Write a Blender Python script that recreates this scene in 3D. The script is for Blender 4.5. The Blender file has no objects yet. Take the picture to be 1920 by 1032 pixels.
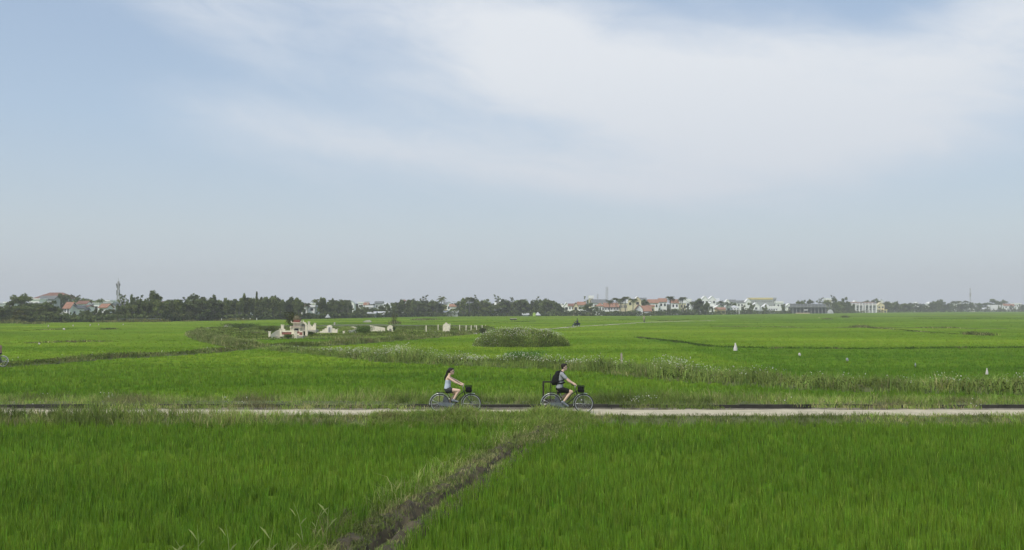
import bpy, bmesh, math, random
import numpy as np
from mathutils import Vector, Matrix, Euler

# ---------------------------------------------------------------- camera, world, sun, exposure
S = bpy.context.scene
COL = S.collection
R = math.radians
F, CX, CY, CAMZ = 1800.0, 960.0, 516.0, 3.64        # focal length in photo pixels, photo centre, camera height
TH = math.atan(62 / F)                              # the camera looks up a little
cam = bpy.data.cameras.new('camera')
cam.lens = 36 * F / 1920
cam.clip_start, cam.clip_end = 0.2, 6000
camo = bpy.data.objects.new('camera', cam)
COL.objects.link(camo)
camo.location = (0, 0, CAMZ)
camo.rotation_euler = (math.pi / 2 + TH, 0, 0)
S.camera = camo
S.cycles.use_denoising = True
S.cycles.max_bounces = 6
S.cycles.volume_bounces = 0
S.cycles.use_adaptive_sampling = True
S.cycles.adaptive_threshold = 0.015
S.render.film_transparent = False
S.view_settings.view_transform = 'Standard'
S.view_settings.look = 'None'
S.view_settings.exposure = 0.2
S.view_settings.gamma = 1.0

SUN_EL, SUN_AZ = R(52), R(215)      # azimuth clockwise from +Y: behind the camera, to the left
sd = bpy.data.lights.new('sun', 'SUN')
sd.energy = 2.2
sd.angle = R(12)
sd.color = (1.0, 0.94, 0.82)
so = bpy.data.objects.new('sun', sd)
COL.objects.link(so)
_d = Vector((math.sin(SUN_AZ) * math.cos(SUN_EL), math.cos(SUN_AZ) * math.cos(SUN_EL), math.sin(SUN_EL)))
so.rotation_euler = _d.to_track_quat('Z', 'Y').to_euler()

def ramp(n, stops, interp='LINEAR'):
    cr = n.color_ramp
    cr.interpolation = interp
    while len(cr.elements) > 1:
        cr.elements.remove(cr.elements[-1])
    cr.elements[0].position, cr.elements[0].color = stops[0][0], (*stops[0][1], 1)
    for p, c in stops[1:]:
        e = cr.elements.new(p)
        e.color = (*c, 1)

def build_world():
    w = bpy.data.worlds.new('World')
    S.world = w
    w.use_nodes = True
    nt = w.node_tree
    N, L = nt.nodes, nt.links
    N.clear()
    out = N.new('ShaderNodeOutputWorld')
    bg = N.new('ShaderNodeBackground')
    bg.inputs['Strength'].default_value = 0.1
    L.new(bg.outputs[0], out.inputs[0])
    sky = N.new('ShaderNodeTexSky')
    sky.sky_type = 'NISHITA'
    sky.sun_disc = False
    sky.sun_elevation = SUN_EL
    sky.sun_rotation = SUN_AZ
    sky.air_density, sky.dust_density, sky.ozone_density = 1.0, 1.5, 1.5
    sky.altitude = 0
    def M(op, a, b=None, c=None, clamp=False):
        n = N.new('ShaderNodeMath')
        n.operation = op
        n.use_clamp = clamp
        for i, v in enumerate((a, b, c)):
            if v is None:
                continue
            if isinstance(v, (int, float)):
                n.inputs[i].default_value = v
            else:
                L.new(v, n.inputs[i])
        return n.outputs[0]
    tc = N.new('ShaderNodeTexCoord')
    sp = N.new('ShaderNodeSeparateXYZ')
    L.new(tc.outputs['Generated'], sp.inputs[0])
    az = M('ARCTAN2', sp.outputs[0], sp.outputs[1])
    el = M('ARCSINE', sp.outputs[2])
    # streaked turbulence of the cirrus sheet
    cv = N.new('ShaderNodeCombineXYZ')
    L.new(M('MULTIPLY', az, 2.2), cv.inputs[0])
    L.new(M('MULTIPLY', M('ADD', el, M('MULTIPLY', az, 0.16)), 6.5), cv.inputs[1])
    cv.inputs[2].default_value = 3.1
    def noise(vec, scale, detail, rough=0.5, dist=0.0):
        n = N.new('ShaderNodeTexNoise')
        L.new(vec, n.inputs['Vector'])
        n.inputs['Scale'].default_value = scale
        n.inputs['Detail'].default_value = detail
        n.inputs['Roughness'].default_value = rough
        n.inputs['Distortion'].default_value = dist
        return n
    n1 = noise(cv.outputs[0], 1.6, 7, 0.55, 0.6)
    n2 = noise(cv.outputs[0], 0.8, 4, 0.5, 0.3)
    sepn = N.new('ShaderNodeSeparateColor')
    L.new(n2.outputs['Color'], sepn.inputs[0])
    azw = M('ADD', az, M('MULTIPLY', M('SUBTRACT', sepn.outputs[0], 0.5), 0.30))
    elw = M('ADD', el, M('MULTIPLY', M('SUBTRACT', sepn.outputs[1], 0.5), 0.12))
    def gauss(px, py, rx, ry, rot, amp):
        a0, e0 = math.atan((px - CX) / F), math.atan((578 - py) / F)
        c, s = math.cos(R(rot)), math.sin(R(rot))
        da, de = M('SUBTRACT', azw, a0), M('SUBTRACT', elw, e0)
        u = M('ADD', M('MULTIPLY', da, c / (rx / F)), M('MULTIPLY', de, -s / (rx / F)))
        v = M('ADD', M('MULTIPLY', da, s / (ry / F)), M('MULTIPLY', de, c / (ry / F)))
        q = M('ADD', M('MULTIPLY', u, u), M('MULTIPLY', v, v))
        return M('MULTIPLY', M('POWER', 2.718, M('MULTIPLY', q, -1.0)), amp)
    blobs = [(930, 60, 340, 100, 12, 0.8), (1180, 150, 340, 115, 14, 0.7), (1480, 170, 420, 140, 4, 0.68), (1420, 300, 420, 80, 4, 0.42),
             (360, 55, 280, 50, 14, 0.42), (660, 265, 340, 75, 10, 0.38), (480, 30, 160, 40, 0, 0.3), (1130, 340, 300, 40, 8, 0.35),
             (1930, 50, 110, 70, 0, 0.6), (1800, 150, 300, 120, 0, 0.45), (1690, 20, 150, 60, 20, -0.2), (820, 330, 620, 200, 6, 0.26),
             (230, 150, 260, 90, 0, -0.15)]
    tot = None
    for b in blobs:
        g = gauss(*b)
        tot = g if tot is None else M('ADD', tot, g)
    # clouds over the rest of the sky, away from the part the photograph shows
    cz = N.new('ShaderNodeVectorMath'); cz.operation = 'MULTIPLY'
    L.new(tc.outputs['Generated'], cz.inputs[0]); cz.inputs[1].default_value = (1.5, 1.5, 3.0)
    n3 = noise(cz.outputs[0], 1.3, 5, 0.5, 0.4)
    cz6 = N.new('ShaderNodeVectorMath'); cz6.operation = 'MULTIPLY'
    L.new(tc.outputs['Generated'], cz6.inputs[0]); cz6.inputs[1].default_value = (1.6, 1.6, 3.2)
    high = M('MULTIPLY', M('SUBTRACT', el, 0.36), 4.0, clamp=True)
    rest = M('MULTIPLY', M('MULTIPLY', n3.outputs['Fac'], 0.9), high)
    n5 = noise(cv.outputs[0], 5.5, 9, 0.62, 1.2)
    n6 = noise(cz6.outputs[0], 9.0, 5, 0.55, 0.5)
    streak = M('ADD', 0.42, M('ADD', M('MULTIPLY', n1.outputs['Fac'], 0.75), M('MULTIPLY', n5.outputs['Fac'], 0.42)))
    mask = M('ADD', M('MULTIPLY', tot, streak), rest)
    mask = M('ADD', mask, M('ADD', M('MULTIPLY', M('SUBTRACT', n1.outputs['Fac'], 0.5), 0.22), M('ADD', M('MULTIPLY', M('SUBTRACT', n5.outputs['Fac'], 0.5), 0.2), M('MULTIPLY', M('SUBTRACT', n6.outputs['Fac'], 0.5), M('MULTIPLY', M('SUBTRACT', el, 0.12, clamp=True), 1.1)))))
    mr = N.new('ShaderNodeMapRange')
    mr.interpolation_type = 'SMOOTHSTEP'
    L.new(mask, mr.inputs['Value'])
    mr.inputs['From Min'].default_value = 0.0
    mr.inputs['From Max'].default_value = 1.15
    mr.inputs['To Max'].default_value = 0.95
    # a thin milky veil everywhere, thickening towards the horizon
    veil = M('ADD', 0.55, M('MULTIPLY', M('POWER', 2.718, M('MULTIPLY', M('ABSOLUTE', el), -6.0)), 0.3))
    m1 = N.new('ShaderNodeMix'); m1.data_type = 'RGBA'
    L.new(veil, m1.inputs['Factor'])
    L.new(sky.outputs[0], m1.inputs[6])
    # veil colour: bluer left and high up, greyer at the horizon
    vr = N.new('ShaderNodeValToRGB')
    L.new(M('MULTIPLY', el, 3.2, clamp=True), vr.inputs[0])
    ramp(vr, [(0.0, (5.15, 5.6, 6.5)), (0.25, (5.3, 6.0, 6.6)), (0.6, (4.7, 5.9, 7.3)), (1.0, (4.3, 5.5, 7.2))])
    L.new(vr.outputs[0], m1.inputs[7])
    m2 = N.new('ShaderNodeMix'); m2.data_type = 'RGBA'
    L.new(mr.outputs[0], m2.inputs['Factor'])
    L.new(m1.outputs[2], m2.inputs[6])
    cc = N.new('ShaderNodeValToRGB')
    L.new(M('MULTIPLY', el, 3.4, clamp=True), cc.inputs[0])
    ramp(cc, [(0.0, (5.2, 5.65, 6.4)), (0.4, (5.9, 6.3, 6.9)), (0.85, (6.9, 7.2, 7.6)), (1.0, (7.0, 7.3, 7.7))])
    L.new(cc.outputs[0], m2.inputs[7])
    L.new(m2.outputs[2], bg.inputs['Color'])
build_world()

# ---------------------------------------------------------------- helpers
rng = np.random.default_rng(7)
random.seed(11)

def P(px, py, z=0.0):
    """world point on the level z seen at photo pixel px, py"""
    px, py = np.asarray(px, float), np.asarray(py, float)
    a, u = (px - CX) / F, -(py - CY) / F
    dy, dz = math.cos(TH) - math.sin(TH) * u, math.sin(TH) + math.cos(TH) * u
    t = (z - CAMZ) / dz
    return a * t, dy * t
def PW(pts, z=0.0):
    return [tuple(float(v) for v in P(x, y, z)) for x, y in pts]
def XW(px, Y):
    return (px - CX) / F * Y
def ZW(py, Y):
    return CAMZ + (578 - py) / F * Y

def tag(o, label=None, cat=None, group=None, kind=None):
    if label: o['label'] = label
    if cat: o['category'] = cat
    if group: o['group'] = group
    if kind: o['kind'] = kind
    return o

def link(name, me, m=None, parent=None, loc=None):
    o = bpy.data.objects.new(name, me)
    COL.objects.link(o)
    if m is not None:
        me.materials.append(m)
    if parent is not None:
        o.parent = parent
    if loc is not None:
        o.location = loc
    return o

def empty(name, loc=(0, 0, 0), rz=0.0, parent=None):
    o = bpy.data.objects.new(name, None)
    COL.objects.link(o)
    o.location = loc
    o.rotation_euler = (0, 0, rz)
    o.empty_display_size = 0.2
    if parent: o.parent = parent
    return o

def copy_tree(o, parent=None):
    c = o.copy()
    COL.objects.link(c)
    c.parent = parent
    for ch in list(o.children):
        copy_tree(ch, c)
    return c

def mesh_np(name, V, loops, starts, totals, col=None, smooth=False):
    me = bpy.data.meshes.new(name)
    me.vertices.add(len(V))
    me.vertices.foreach_set('co', np.ascontiguousarray(V, np.float32).ravel())
    me.loops.add(len(loops))
    me.loops.foreach_set('vertex_index', np.asarray(loops, np.int32))
    me.polygons.add(len(starts))
    me.polygons.foreach_set('loop_start', np.asarray(starts, np.int32))
    me.polygons.foreach_set('loop_total', np.asarray(totals, np.int32))
    if smooth:
        me.polygons.foreach_set('use_smooth', np.ones(len(starts), bool))
    me.update(calc_edges=True)
    if col is not None:
        at = me.attributes.new('col', 'FLOAT_COLOR', 'POINT')
        c4 = np.ones((len(V), 4), np.float32)
        c4[:, :3] = col
        at.data.foreach_set('color', c4.ravel())
    return me

class MB:
    """collects simple shapes into ONE mesh"""
    def __init__(s):
        s.v, s.f = [], []
    def add(s, vs, fs):
        n = len(s.v)
        s.v += [tuple(v) for v in vs]
        s.f += [tuple(i + n for i in f) for f in fs]
        return s
    def box(s, x0, x1, y0, y1, z0, z1, rz=0, c=(0, 0)):
        vs = [(x, y, z) for z in (z0, z1) for x, y in ((x0, y0), (x1, y0), (x1, y1), (x0, y1))]
        if rz:
            ca, sa = math.cos(rz), math.sin(rz)
            vs = [(c[0] + (x - c[0]) * ca - (y - c[1]) * sa, c[1] + (x - c[0]) * sa + (y - c[1]) * ca, z) for x, y, z in vs]
        return s.add(vs, [(0, 3, 2, 1), (4, 5, 6, 7), (0, 1, 5, 4), (1, 2, 6, 5), (2, 3, 7, 6), (3, 0, 4, 7)])
    def prism_y(s, outline, y0, y1):
        n = len(outline)
        vs = [(x, y0, z) for x, z in outline] + [(x, y1, z) for x, z in outline]
        fs = [tuple(range(n)), tuple(range(2 * n - 1, n - 1, -1))]
        fs += [(i, i + n, (i + 1) % n + n, (i + 1) % n) for i in range(n)]
        return s.add(vs, fs)
    def prism_x(s, outline, x0, x1):
        n = len(outline)
        vs = [(x0, y, z) for y, z in outline] + [(x1, y, z) for y, z in outline]
        fs = [tuple(range(n - 1, -1, -1)), tuple(range(n, 2 * n))]
        fs += [(i, (i + 1) % n, (i + 1) % n + n, i + n) for i in range(n)]
        return s.add(vs, fs)
    def tube(s, pts, r, sides=6, closed=False, caps=True):
        pts = [Vector(p) for p in pts]
        n = len(pts)
        rs = r if isinstance(r, (list, tuple)) else [r] * n
        up = None
        rings = []
        for i in range(n):
            if closed:
                t = (pts[(i + 1) % n] - pts[i - 1]).normalized()
            else:
                t = (pts[min(i + 1, n - 1)] - pts[max(i - 1, 0)]).normalized()
            if up is None:
                up = Vector((0, 1, 0)) if abs(t.y) < 0.9 else Vector((0, 0, 1))
            u = (up - t * up.dot(t)).normalized()
            w = t.cross(u)
            up = u
            rings.append([pts[i] + (u * math.cos(a) + w * math.sin(a)) * rs[i] for a in [2 * math.pi * k / sides for k in range(sides)]])
        vs = [v for rg in rings for v in rg]
        fs = []
        m = n if closed else n - 1
        for i in range(m):
            for k in range(sides):
                a, b = i * sides + k, i * sides + (k + 1) % sides
                c, d = ((i + 1) % n) * sides + (k + 1) % sides, ((i + 1) % n) * sides + k
                fs.append((a, b, c, d))
        if caps and not closed:
            fs.append(tuple(range(sides - 1, -1, -1)))
            fs.append(tuple((n - 1) * sides + k for k in range(sides)))
        return s.add(vs, fs)
    def ell(s, c, r, seg=12, rings=8, rot=None):
        vs = []
        for i in range(rings + 1):
            ph = math.pi * i / rings
            for k in range(seg):
                a = 2 * math.pi * k / seg
                v = Vector((r[0] * math.sin(ph) * math.cos(a), r[1] * math.sin(ph) * math.sin(a), r[2] * math.cos(ph)))
                if rot: v = rot @ v
                vs.append(v + Vector(c))
        fs = [(i * seg + k, (i + 1) * seg + k, (i + 1) * seg + (k + 1) % seg, i * seg + (k + 1) % seg) for i in range(rings) for k in range(seg)]
        return s.add(vs, fs)
    def cap(s, a, b, ra, rb, seg=10):
        """tapered capsule from a to b"""
        a, b = Vector(a), Vector(b)
        t = (b - a)
        if t.length < 1e-6: return s.ell(a, (ra,) * 3)
        t.normalize()
        pts, rs = [], []
        for q in (0.02, 0.35, 0.7):
            pts.append(a - t * ra * math.sqrt(1 - q * q)); rs.append(ra * q)
        for k in range(5):
            pts.append(a.lerp(b, k / 4)); rs.append(ra + (rb - ra) * k / 4)
        for q in (0.7, 0.35, 0.02):
            pts.append(b + t * rb * math.sqrt(1 - q * q)); rs.append(rb * q)
        return s.tube(pts, rs, seg)
    def mesh(s, name='m', smooth=False):
        me = bpy.data.meshes.new(name)
        me.from_pydata([tuple(v) for v in s.v], [], s.f)
        if smooth:
            me.polygons.foreach_set('use_smooth', [True] * len(me.polygons))
        me.update()
        return me
    def build(s, name, m, parent=None, smooth=False, loc=None):
        return link(name, s.mesh(name, smooth), m, parent, loc)

MATS = {}
def mat(name, col, rough=0.8, var=0.15, scale=3.0, metal=0.0, bump=0.0, spec=0.3):
    if name in MATS: return MATS[name]
    m = bpy.data.materials.new(name)
    m.use_nodes = True
    nt = m.node_tree
    b = nt.nodes['Principled BSDF']
    b.inputs['Roughness'].default_value = rough
    b.inputs['Metallic'].default_value = metal
    b.inputs['Specular IOR Level'].default_value = spec
    tc = nt.nodes.new('ShaderNodeTexCoord')
    n = nt.nodes.new('ShaderNodeTexNoise')
    n.inputs['Scale'].default_value = scale
    n.inputs['Detail'].default_value = 5
    nt.links.new(tc.outputs['Object'], n.inputs['Vector'])
    r = nt.nodes.new('ShaderNodeValToRGB')
    ramp(r, [(0.3, tuple(c * (1 - var) for c in col)), (0.7, tuple(min(1, c * (1 + var)) for c in col))])
    nt.links.new(n.outputs['Fac'], r.inputs[0])
    nt.links.new(r.outputs[0], b.inputs['Base Color'])
    if bump:
        bp = nt.nodes.new('ShaderNodeBump')
        bp.inputs['Strength'].default_value = bump
        bp.inputs['Distance'].default_value = 0.05
        nt.links.new(n.outputs['Fac'], bp.inputs['Height'])
        nt.links.new(bp.outputs[0], b.inputs['Normal'])
    MATS[name] = m
    return m

def leaf_mat(name, trans=0.25, patch=None, per_object=0.0):
    """leaf colour comes from the per-leaf attribute; large slow patches of growth vary it"""
    m = bpy.data.materials.new(name)
    m.use_nodes = True
    nt = m.node_tree
    N, L = nt.nodes, nt.links
    N.clear()
    out = N.new('ShaderNodeOutputMaterial')
    at = N.new('ShaderNodeAttribute'); at.attribute_name = 'col'
    c = at.outputs['Color']
    if patch:
        tc = N.new('ShaderNodeTexCoord')
        mp = N.new('ShaderNodeMapping'); mp.inputs['Scale'].default_value = patch[0]
        L.new(tc.outputs['Object'], mp.inputs[0])
        n = N.new('ShaderNodeTexNoise'); n.inputs['Scale'].default_value = 1.0; n.inputs['Detail'].default_value = 4
        L.new(mp.outputs[0], n.inputs['Vector'])
        r = N.new('ShaderNodeValToRGB')
        ramp(r, [(0.32, patch[1]), (0.68, patch[2])])
        L.new(n.outputs['Fac'], r.inputs[0])
        mx = N.new('ShaderNodeMix'); mx.data_type = 'RGBA'; mx.blend_type = 'MULTIPLY'
        mx.inputs['Factor'].default_value = 1
        L.new(c, mx.inputs[6]); L.new(r.outputs[0], mx.inputs[7])
        c = mx.outputs[2]
    if per_object:
        oi = N.new('ShaderNodeObjectInfo')
        r = N.new('ShaderNodeValToRGB')
        ramp(r, [(0.0, (1 - per_object,) * 3), (0.5, (1.0, 1.03, 0.95)), (1.0, (1 + per_object * 1.1, 1 + per_object, 1 + per_object * 0.5))])
        L.new(oi.outputs['Random'], r.inputs[0])
        mx = N.new('ShaderNodeMix'); mx.data_type = 'RGBA'; mx.blend_type = 'MULTIPLY'
        mx.inputs['Factor'].default_value = 1
        L.new(c, mx.inputs[6]); L.new(r.outputs[0], mx.inputs[7])
        c = mx.outputs[2]
    d = N.new('ShaderNodeBsdfDiffuse')
    t = N.new('ShaderNodeBsdfTranslucent')
    ms = N.new('ShaderNodeMixShader'); ms.inputs[0].default_value = trans
    L.new(c, d.inputs[0]); L.new(c, t.inputs[0])
    L.new(d.outputs[0], ms.inputs[1]); L.new(t.outputs[0], ms.inputs[2])
    L.new(ms.outputs[0], out.inputs[0])
    return m

def blades(pos, h, w, lean, face, col, az=None):
    """N curved blades: pos (N,3), h, w, lean (N), width direction `face`, lean direction az"""
    N = len(pos)
    if az is None: az = rng.uniform(0, 2 * math.pi, N)
    wd = np.stack([np.cos(face), np.sin(face), np.zeros(N)], 1) * w[:, None] * 0.5
    ld = np.stack([np.cos(az), np.sin(az), np.zeros(N)], 1)
    V = np.empty((N, 5, 3))
    up = np.array([0, 0, 1.0])
    mid = pos + ld * (lean * h * 0.28)[:, None] + up * (h * 0.6)[:, None]
    tip = pos + ld * (lean * h)[:, None] + up * (h * np.sqrt(np.clip(1 - (lean * 0.75) ** 2, 0.1, 1)))[:, None]
    V[:, 0], V[:, 1] = pos - wd, pos + wd
    V[:, 2], V[:, 3] = mid - wd * 0.85, mid + wd * 0.85
    V[:, 4] = tip
    base = np.arange(N)[:, None] * 5
    loops = (base + np.array([0, 1, 3, 2, 2, 3, 4])).ravel()
    starts = (np.arange(N)[:, None] * 7 + np.array([0, 4])).ravel()
    totals = np.tile([4, 3], N)
    return V.reshape(-1, 3), loops, starts, totals, np.repeat(col, 5, 0)

def join_np(parts):
    V, Lp, St, To, C = [], [], [], [], []
    nv = nl = 0
    for v, l, s, t, c in parts:
        V.append(v); Lp.append(l + nv); St.append(s + nl); To.append(t); C.append(c)
        nv += len(v); nl += len(l)
    return np.concatenate(V), np.concatenate(Lp), np.concatenate(St), np.concatenate(To), np.concatenate(C)

def stuff_mesh(name, parts, m, label=None, parent=None, kind='stuff'):
    V, l, s, t, c = join_np(parts)
    o = link(name, mesh_np(name, V, l, s, t, c), m, parent)
    if kind and parent is None: tag(o, label, None, None, kind)
    return o

def leaves(cen, size, col, up=0.0, ar=1.6):
    """N random quads"""
    N = len(cen)
    a = rng.normal(size=(N, 3)); a /= np.linalg.norm(a, axis=1)[:, None]
    a[:, 2] = a[:, 2] * (1 - up)
    b = rng.normal(size=(N, 3)); b -= a * np.sum(a * b, 1)[:, None]; b /= np.linalg.norm(b, axis=1)[:, None]
    a = a * (size * 0.5 * ar)[:, None]; b = b * (size * 0.5)[:, None]
    V = np.stack([cen - a, cen - b * 0.8, cen + a, cen + b * 0.8], 1)
    base = np.arange(N)[:, None] * 4
    return V.reshape(-1, 3), (base + np.arange(4)).ravel(), np.arange(N) * 4, np.full(N, 4), np.repeat(col, 4, 0)

def cvar(base, n, dv=0.18, mix=None, pm=0.0):
    """per-leaf colours"""
    c = np.array(base)[None, :] * (1 + rng.normal(0, dv, (n, 1)))
    c = c * (1 + rng.normal(0, 0.05, (n, 3)))
    if mix is not None:
        k = rng.random(n) < pm
        c[k] = np.array(mix) * (1 + rng.normal(0, dv, (k.sum(), 1)))
    return np.clip(c, 0.004, 0.9)

def seg_dist(x, y, poly):
    """distance to polyline, signed side and arclength"""
    best = np.full(x.shape, 1e9); side = np.zeros(x.shape); al = np.zeros(x.shape)
    s0 = 0.0
    for (ax, ay), (bx, by) in zip(poly[:-1], poly[1:]):
        dx, dy = bx - ax, by - ay
        L2 = dx * dx + dy * dy
        t = np.clip(((x - ax) * dx + (y - ay) * dy) / L2, 0, 1)
        ex, ey = x - ax - t * dx, y - ay - t * dy
        d = np.hypot(ex, ey)
        k = d < best
        best = np.where(k, d, best)
        side = np.where(k, np.sign(dx * ey - dy * ex), side)
        al = np.where(k, s0 + t * math.sqrt(L2), al)
        s0 += math.sqrt(L2)
    return best, side, al

def in_poly(x, y, poly):
    c = np.zeros(x.shape, bool)
    n = len(poly)
    for i in range(n):
        ax, ay = poly[i]; bx, by = poly[i - 1]
        k = ((ay > y) != (by > y)) & (x < (bx - ax) * (y - ay) / (by - ay + 1e-12) + ax)
        c ^= k
    return c

def nz(x, y, s=1.0, seed=0):
    """cheap smooth noise, about -1..1"""
    r = np.random.default_rng(100 + seed)
    v = 0
    for k in range(7):
        a, b, p = r.normal(0, 1 / s), r.normal(0, 1 / s), r.uniform(0, 6.28)
        v = v + np.sin(x * a + y * b + p)
    return v / 4.0

# ---------------------------------------------------------------- layout of the land (world metres)
PATH0, PATH1 = 32.8, 34.6         # concrete path
CAN0, CAN1 = 34.75, 35.75          # irrigation canal
RICE_N, RICE_M = 31.9, 38.2        # rice ends before / begins after
SOIL = -0.45
FLOWER = PW([(470, 651), (530, 657), (590, 663), (640, 668), (700, 674), (760, 680), (860, 684), (960, 689), (1060, 693),
             (1160, 700), (1280, 712), (1400, 721), (1500, 728), (1650, 733), (1800, 735), (1990, 738)], -0.25)
LEFTB = PW([(-80, 691), (0, 686), (100, 679), (200, 671), (300, 666), (400, 659), (470, 652)], -0.1)
PLOTB = PW([(470, 652), (560, 650), (640, 645), (700, 641), (800, 633), (900, 624)], -0.1)
PLOTL = PW([(368, 627), (378, 633), (400, 640), (440, 648), (475, 652)], -0.1)
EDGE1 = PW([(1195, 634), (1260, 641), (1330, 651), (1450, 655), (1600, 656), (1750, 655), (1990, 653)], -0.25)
EDGE2 = PW([(1340, 613), (1480, 615), (1650, 616), (1980, 618)], -0.25)
EDGE3 = PW([(1600, 614), (1690, 620), (1760, 626), (1800, 628)], -0.25)
EDGE4 = PW([(-60, 624), (60, 621), (125, 618)], -0.25)
EDGE5 = PW([(-60, 647), (60, 645), (200, 642), (330, 640)], -0.25)
EDGE6 = PW([(1510, 595.5), (1600, 595), (1990, 594)], -0.25)
EDGE7 = PW([(1100, 601.5), (1200, 600.5), (1300, 600)], -0.25)
EDGE8 = PW([(560, 607.5), (690, 607), (860, 604), (890, 603.5)], -0.25)
EDGE9 = PW([(1000, 603), (920, 606), (860, 607)], -0.25)
EDGE10 = PW([(1730, 598), (1850, 597.5), (1990, 598)], -0.25)
FARPATH = PW([(960, 624), (1030, 617.5), (1085, 613), (1150, 609.5), (1205, 605.5), (1290, 603), (1340, 602)], -0.2)
DITCH = PW([(1100, 783), (1060, 795), (1000, 818), (930, 858), (880, 898), (800, 943), (740, 983), (672, 1040), (560, 1130)], -0.15)
PLOT = PW([(366, 626), (372, 618), (430, 611), (520, 611), (580, 609), (700, 608), (760, 609), (900, 610), (925, 616), (905, 624),
           (800, 633), (700, 641), (640, 642), (628, 636), (560, 634), (470, 637), (452, 645), (440, 647), (400, 639)], -0.1)
MOUND = (float(P(978, 650, -0.1)[0]), float(P(978, 650, -0.1)[1]) + 3.0, 4.65, 3.4)

def no_rice(x, y, pad=0.0):
    m = (y > RICE_N - pad + 0.12 * nz(x, y, 0.6, 3)) & (y < RICE_M + pad)
    for poly, hw in ((FLOWER, 1.5), (LEFTB, 0.9), (PLOTB, 1.0), (PLOTL, 1.0), (EDGE1, 0.75), (EDGE2, 1.3), (EDGE3, 0.9), (EDGE4, 1.2),
                     (EDGE5, 0.3), (EDGE6, 4.0), (EDGE7, 3.0), (EDGE8, 2.0), (EDGE9, 1.5), (EDGE10, 5.0), (FARPATH, 0.8)):
        xs = [p[0] for p in poly]; ys = [p[1] for p in poly]
        k = (x > min(xs) - 6) & (x < max(xs) + 6) & (y > min(ys) - 6) & (y < max(ys) + 6)
        if k.any():
            d, s, al = seg_dist(x[k], y[k], poly)
            wob = 1 + 0.25 * nz(x[k], y[k], 1.5, 5)
            mm = np.zeros(x.shape, bool); mm[k] = d < hw * wob + pad
            m |= mm
    d, s, al = seg_dist(x, y, DITCH)
    w1 = 0.27 + 0.09 * nz(x, y, 0.7, 8)                  # right-hand side of the ditch
    w2 = 0.74 + 0.2 * nz(x, y, 0.7, 9)                  # grassy left bank
    m |= np.where(s * DSIDE > 0, d < w2 + pad, d < w1 + pad)
    m |= in_poly(x, y, PLOT)
    m |= ((x - MOUND[0]) / (MOUND[2] - 0.1)) ** 2 + ((y - MOUND[1]) / (MOUND[3] - 0.1)) ** 2 < 1
    return m
# which sign of the side is the left bank
_mx, _my = P(780, 900, -0.15)
DSIDE = float(seg_dist(np.array([float(_mx)]), np.array([float(_my)]), DITCH)[1][0])

def samp(y0, y1, dens, mx=1.5, k=0.56):
    """random points over the part of the land the camera can see, between depths y0 and y1"""
    w0, w1 = k * y0 + mx, k * y1 + mx
    n = int((w0 + w1) * (y1 - y0) * dens)
    yy = y0 + (y1 - y0) * (-w0 + np.sqrt(w0 * w0 + rng.random(n) * (w1 * w1 - w0 * w0))) / (w1 - w0)
    xx = rng.uniform(-1, 1, n) * (k * yy + mx)
    return xx, yy

# ---------------------------------------------------------------- ground, road, canal
M_SOIL = mat('soil', (0.075, 0.085, 0.03), 0.95, 0.3, 0.8)
M_MUD = mat('mud', (0.072, 0.060, 0.034), 0.85, 0.45, 2.5, bump=0.8)
M_PATH = mat('path_concrete', (0.48, 0.43, 0.31), 0.9, 0.16, 1.7, bump=0.15)
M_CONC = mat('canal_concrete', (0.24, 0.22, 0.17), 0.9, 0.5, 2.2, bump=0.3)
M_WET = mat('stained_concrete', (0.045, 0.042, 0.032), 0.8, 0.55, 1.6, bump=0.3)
M_WATER = mat('dark_water', (0.012, 0.014, 0.012), 0.08, 0.1, 1.0, spec=0.5)
M_DRY = mat('berm_earth', (0.10, 0.12, 0.045), 0.95, 0.35, 0.9, bump=0.6)

g = MB().add([(-1700, -60, SOIL), (1700, -60, SOIL), (1700, 1750, SOIL), (-1700, 1750, SOIL)], [(0, 1, 2, 3)]).build('ground', M_SOIL)
tag(g, kind='structure')

# the concrete path: a slab with an uneven worn edge
def strip_mesh(xs, prof, m, name, wob=0.05, sd=0):
    """long strip along x; prof = [(y, z), ...]"""
    V, Fc = [], []
    n = len(prof)
    for i, x in enumerate(xs):
        for j, (y, z) in enumerate(prof):
            e = wob * float(nz(np.array(x), np.array(y * 3.0), 0.5, sd + j)) if 0 <= j < n else 0
            V.append((x, y + e, z))
        if i:
            a, b = (i - 1) * n, i * n
            Fc += [(a + j, b + j, b + j + 1, a + j + 1) for j in range(n - 1)]
    return MB().add(V, Fc).build(name, m)
xs = np.arange(-42, 42.01, 0.25)
tag(strip_mesh(xs, [(PATH0, SOIL), (PATH0, 0.0), (34.0, 0.02), (PATH1, 0.0), (PATH1, SOIL)], M_PATH, 'road', 0.11), kind='structure')
tag(strip_mesh(xs, [(31.3, SOIL - 0.05), (31.9, -0.26), (32.35, -0.06), (PATH0 + 0.08, -0.02), (PATH0 + 0.1, -0.3)], M_DRY, 'verge', 0.06, 9), kind='structure')
tag(strip_mesh(xs, [(CAN1 + 0.02, -0.5), (CAN1 + 0.03, 0.03), (36.8, 0.08), (37.9, 0.02), (38.9, SOIL - 0.05)], M_DRY, 'embankment', 0.02, 19), kind='structure')

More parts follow.
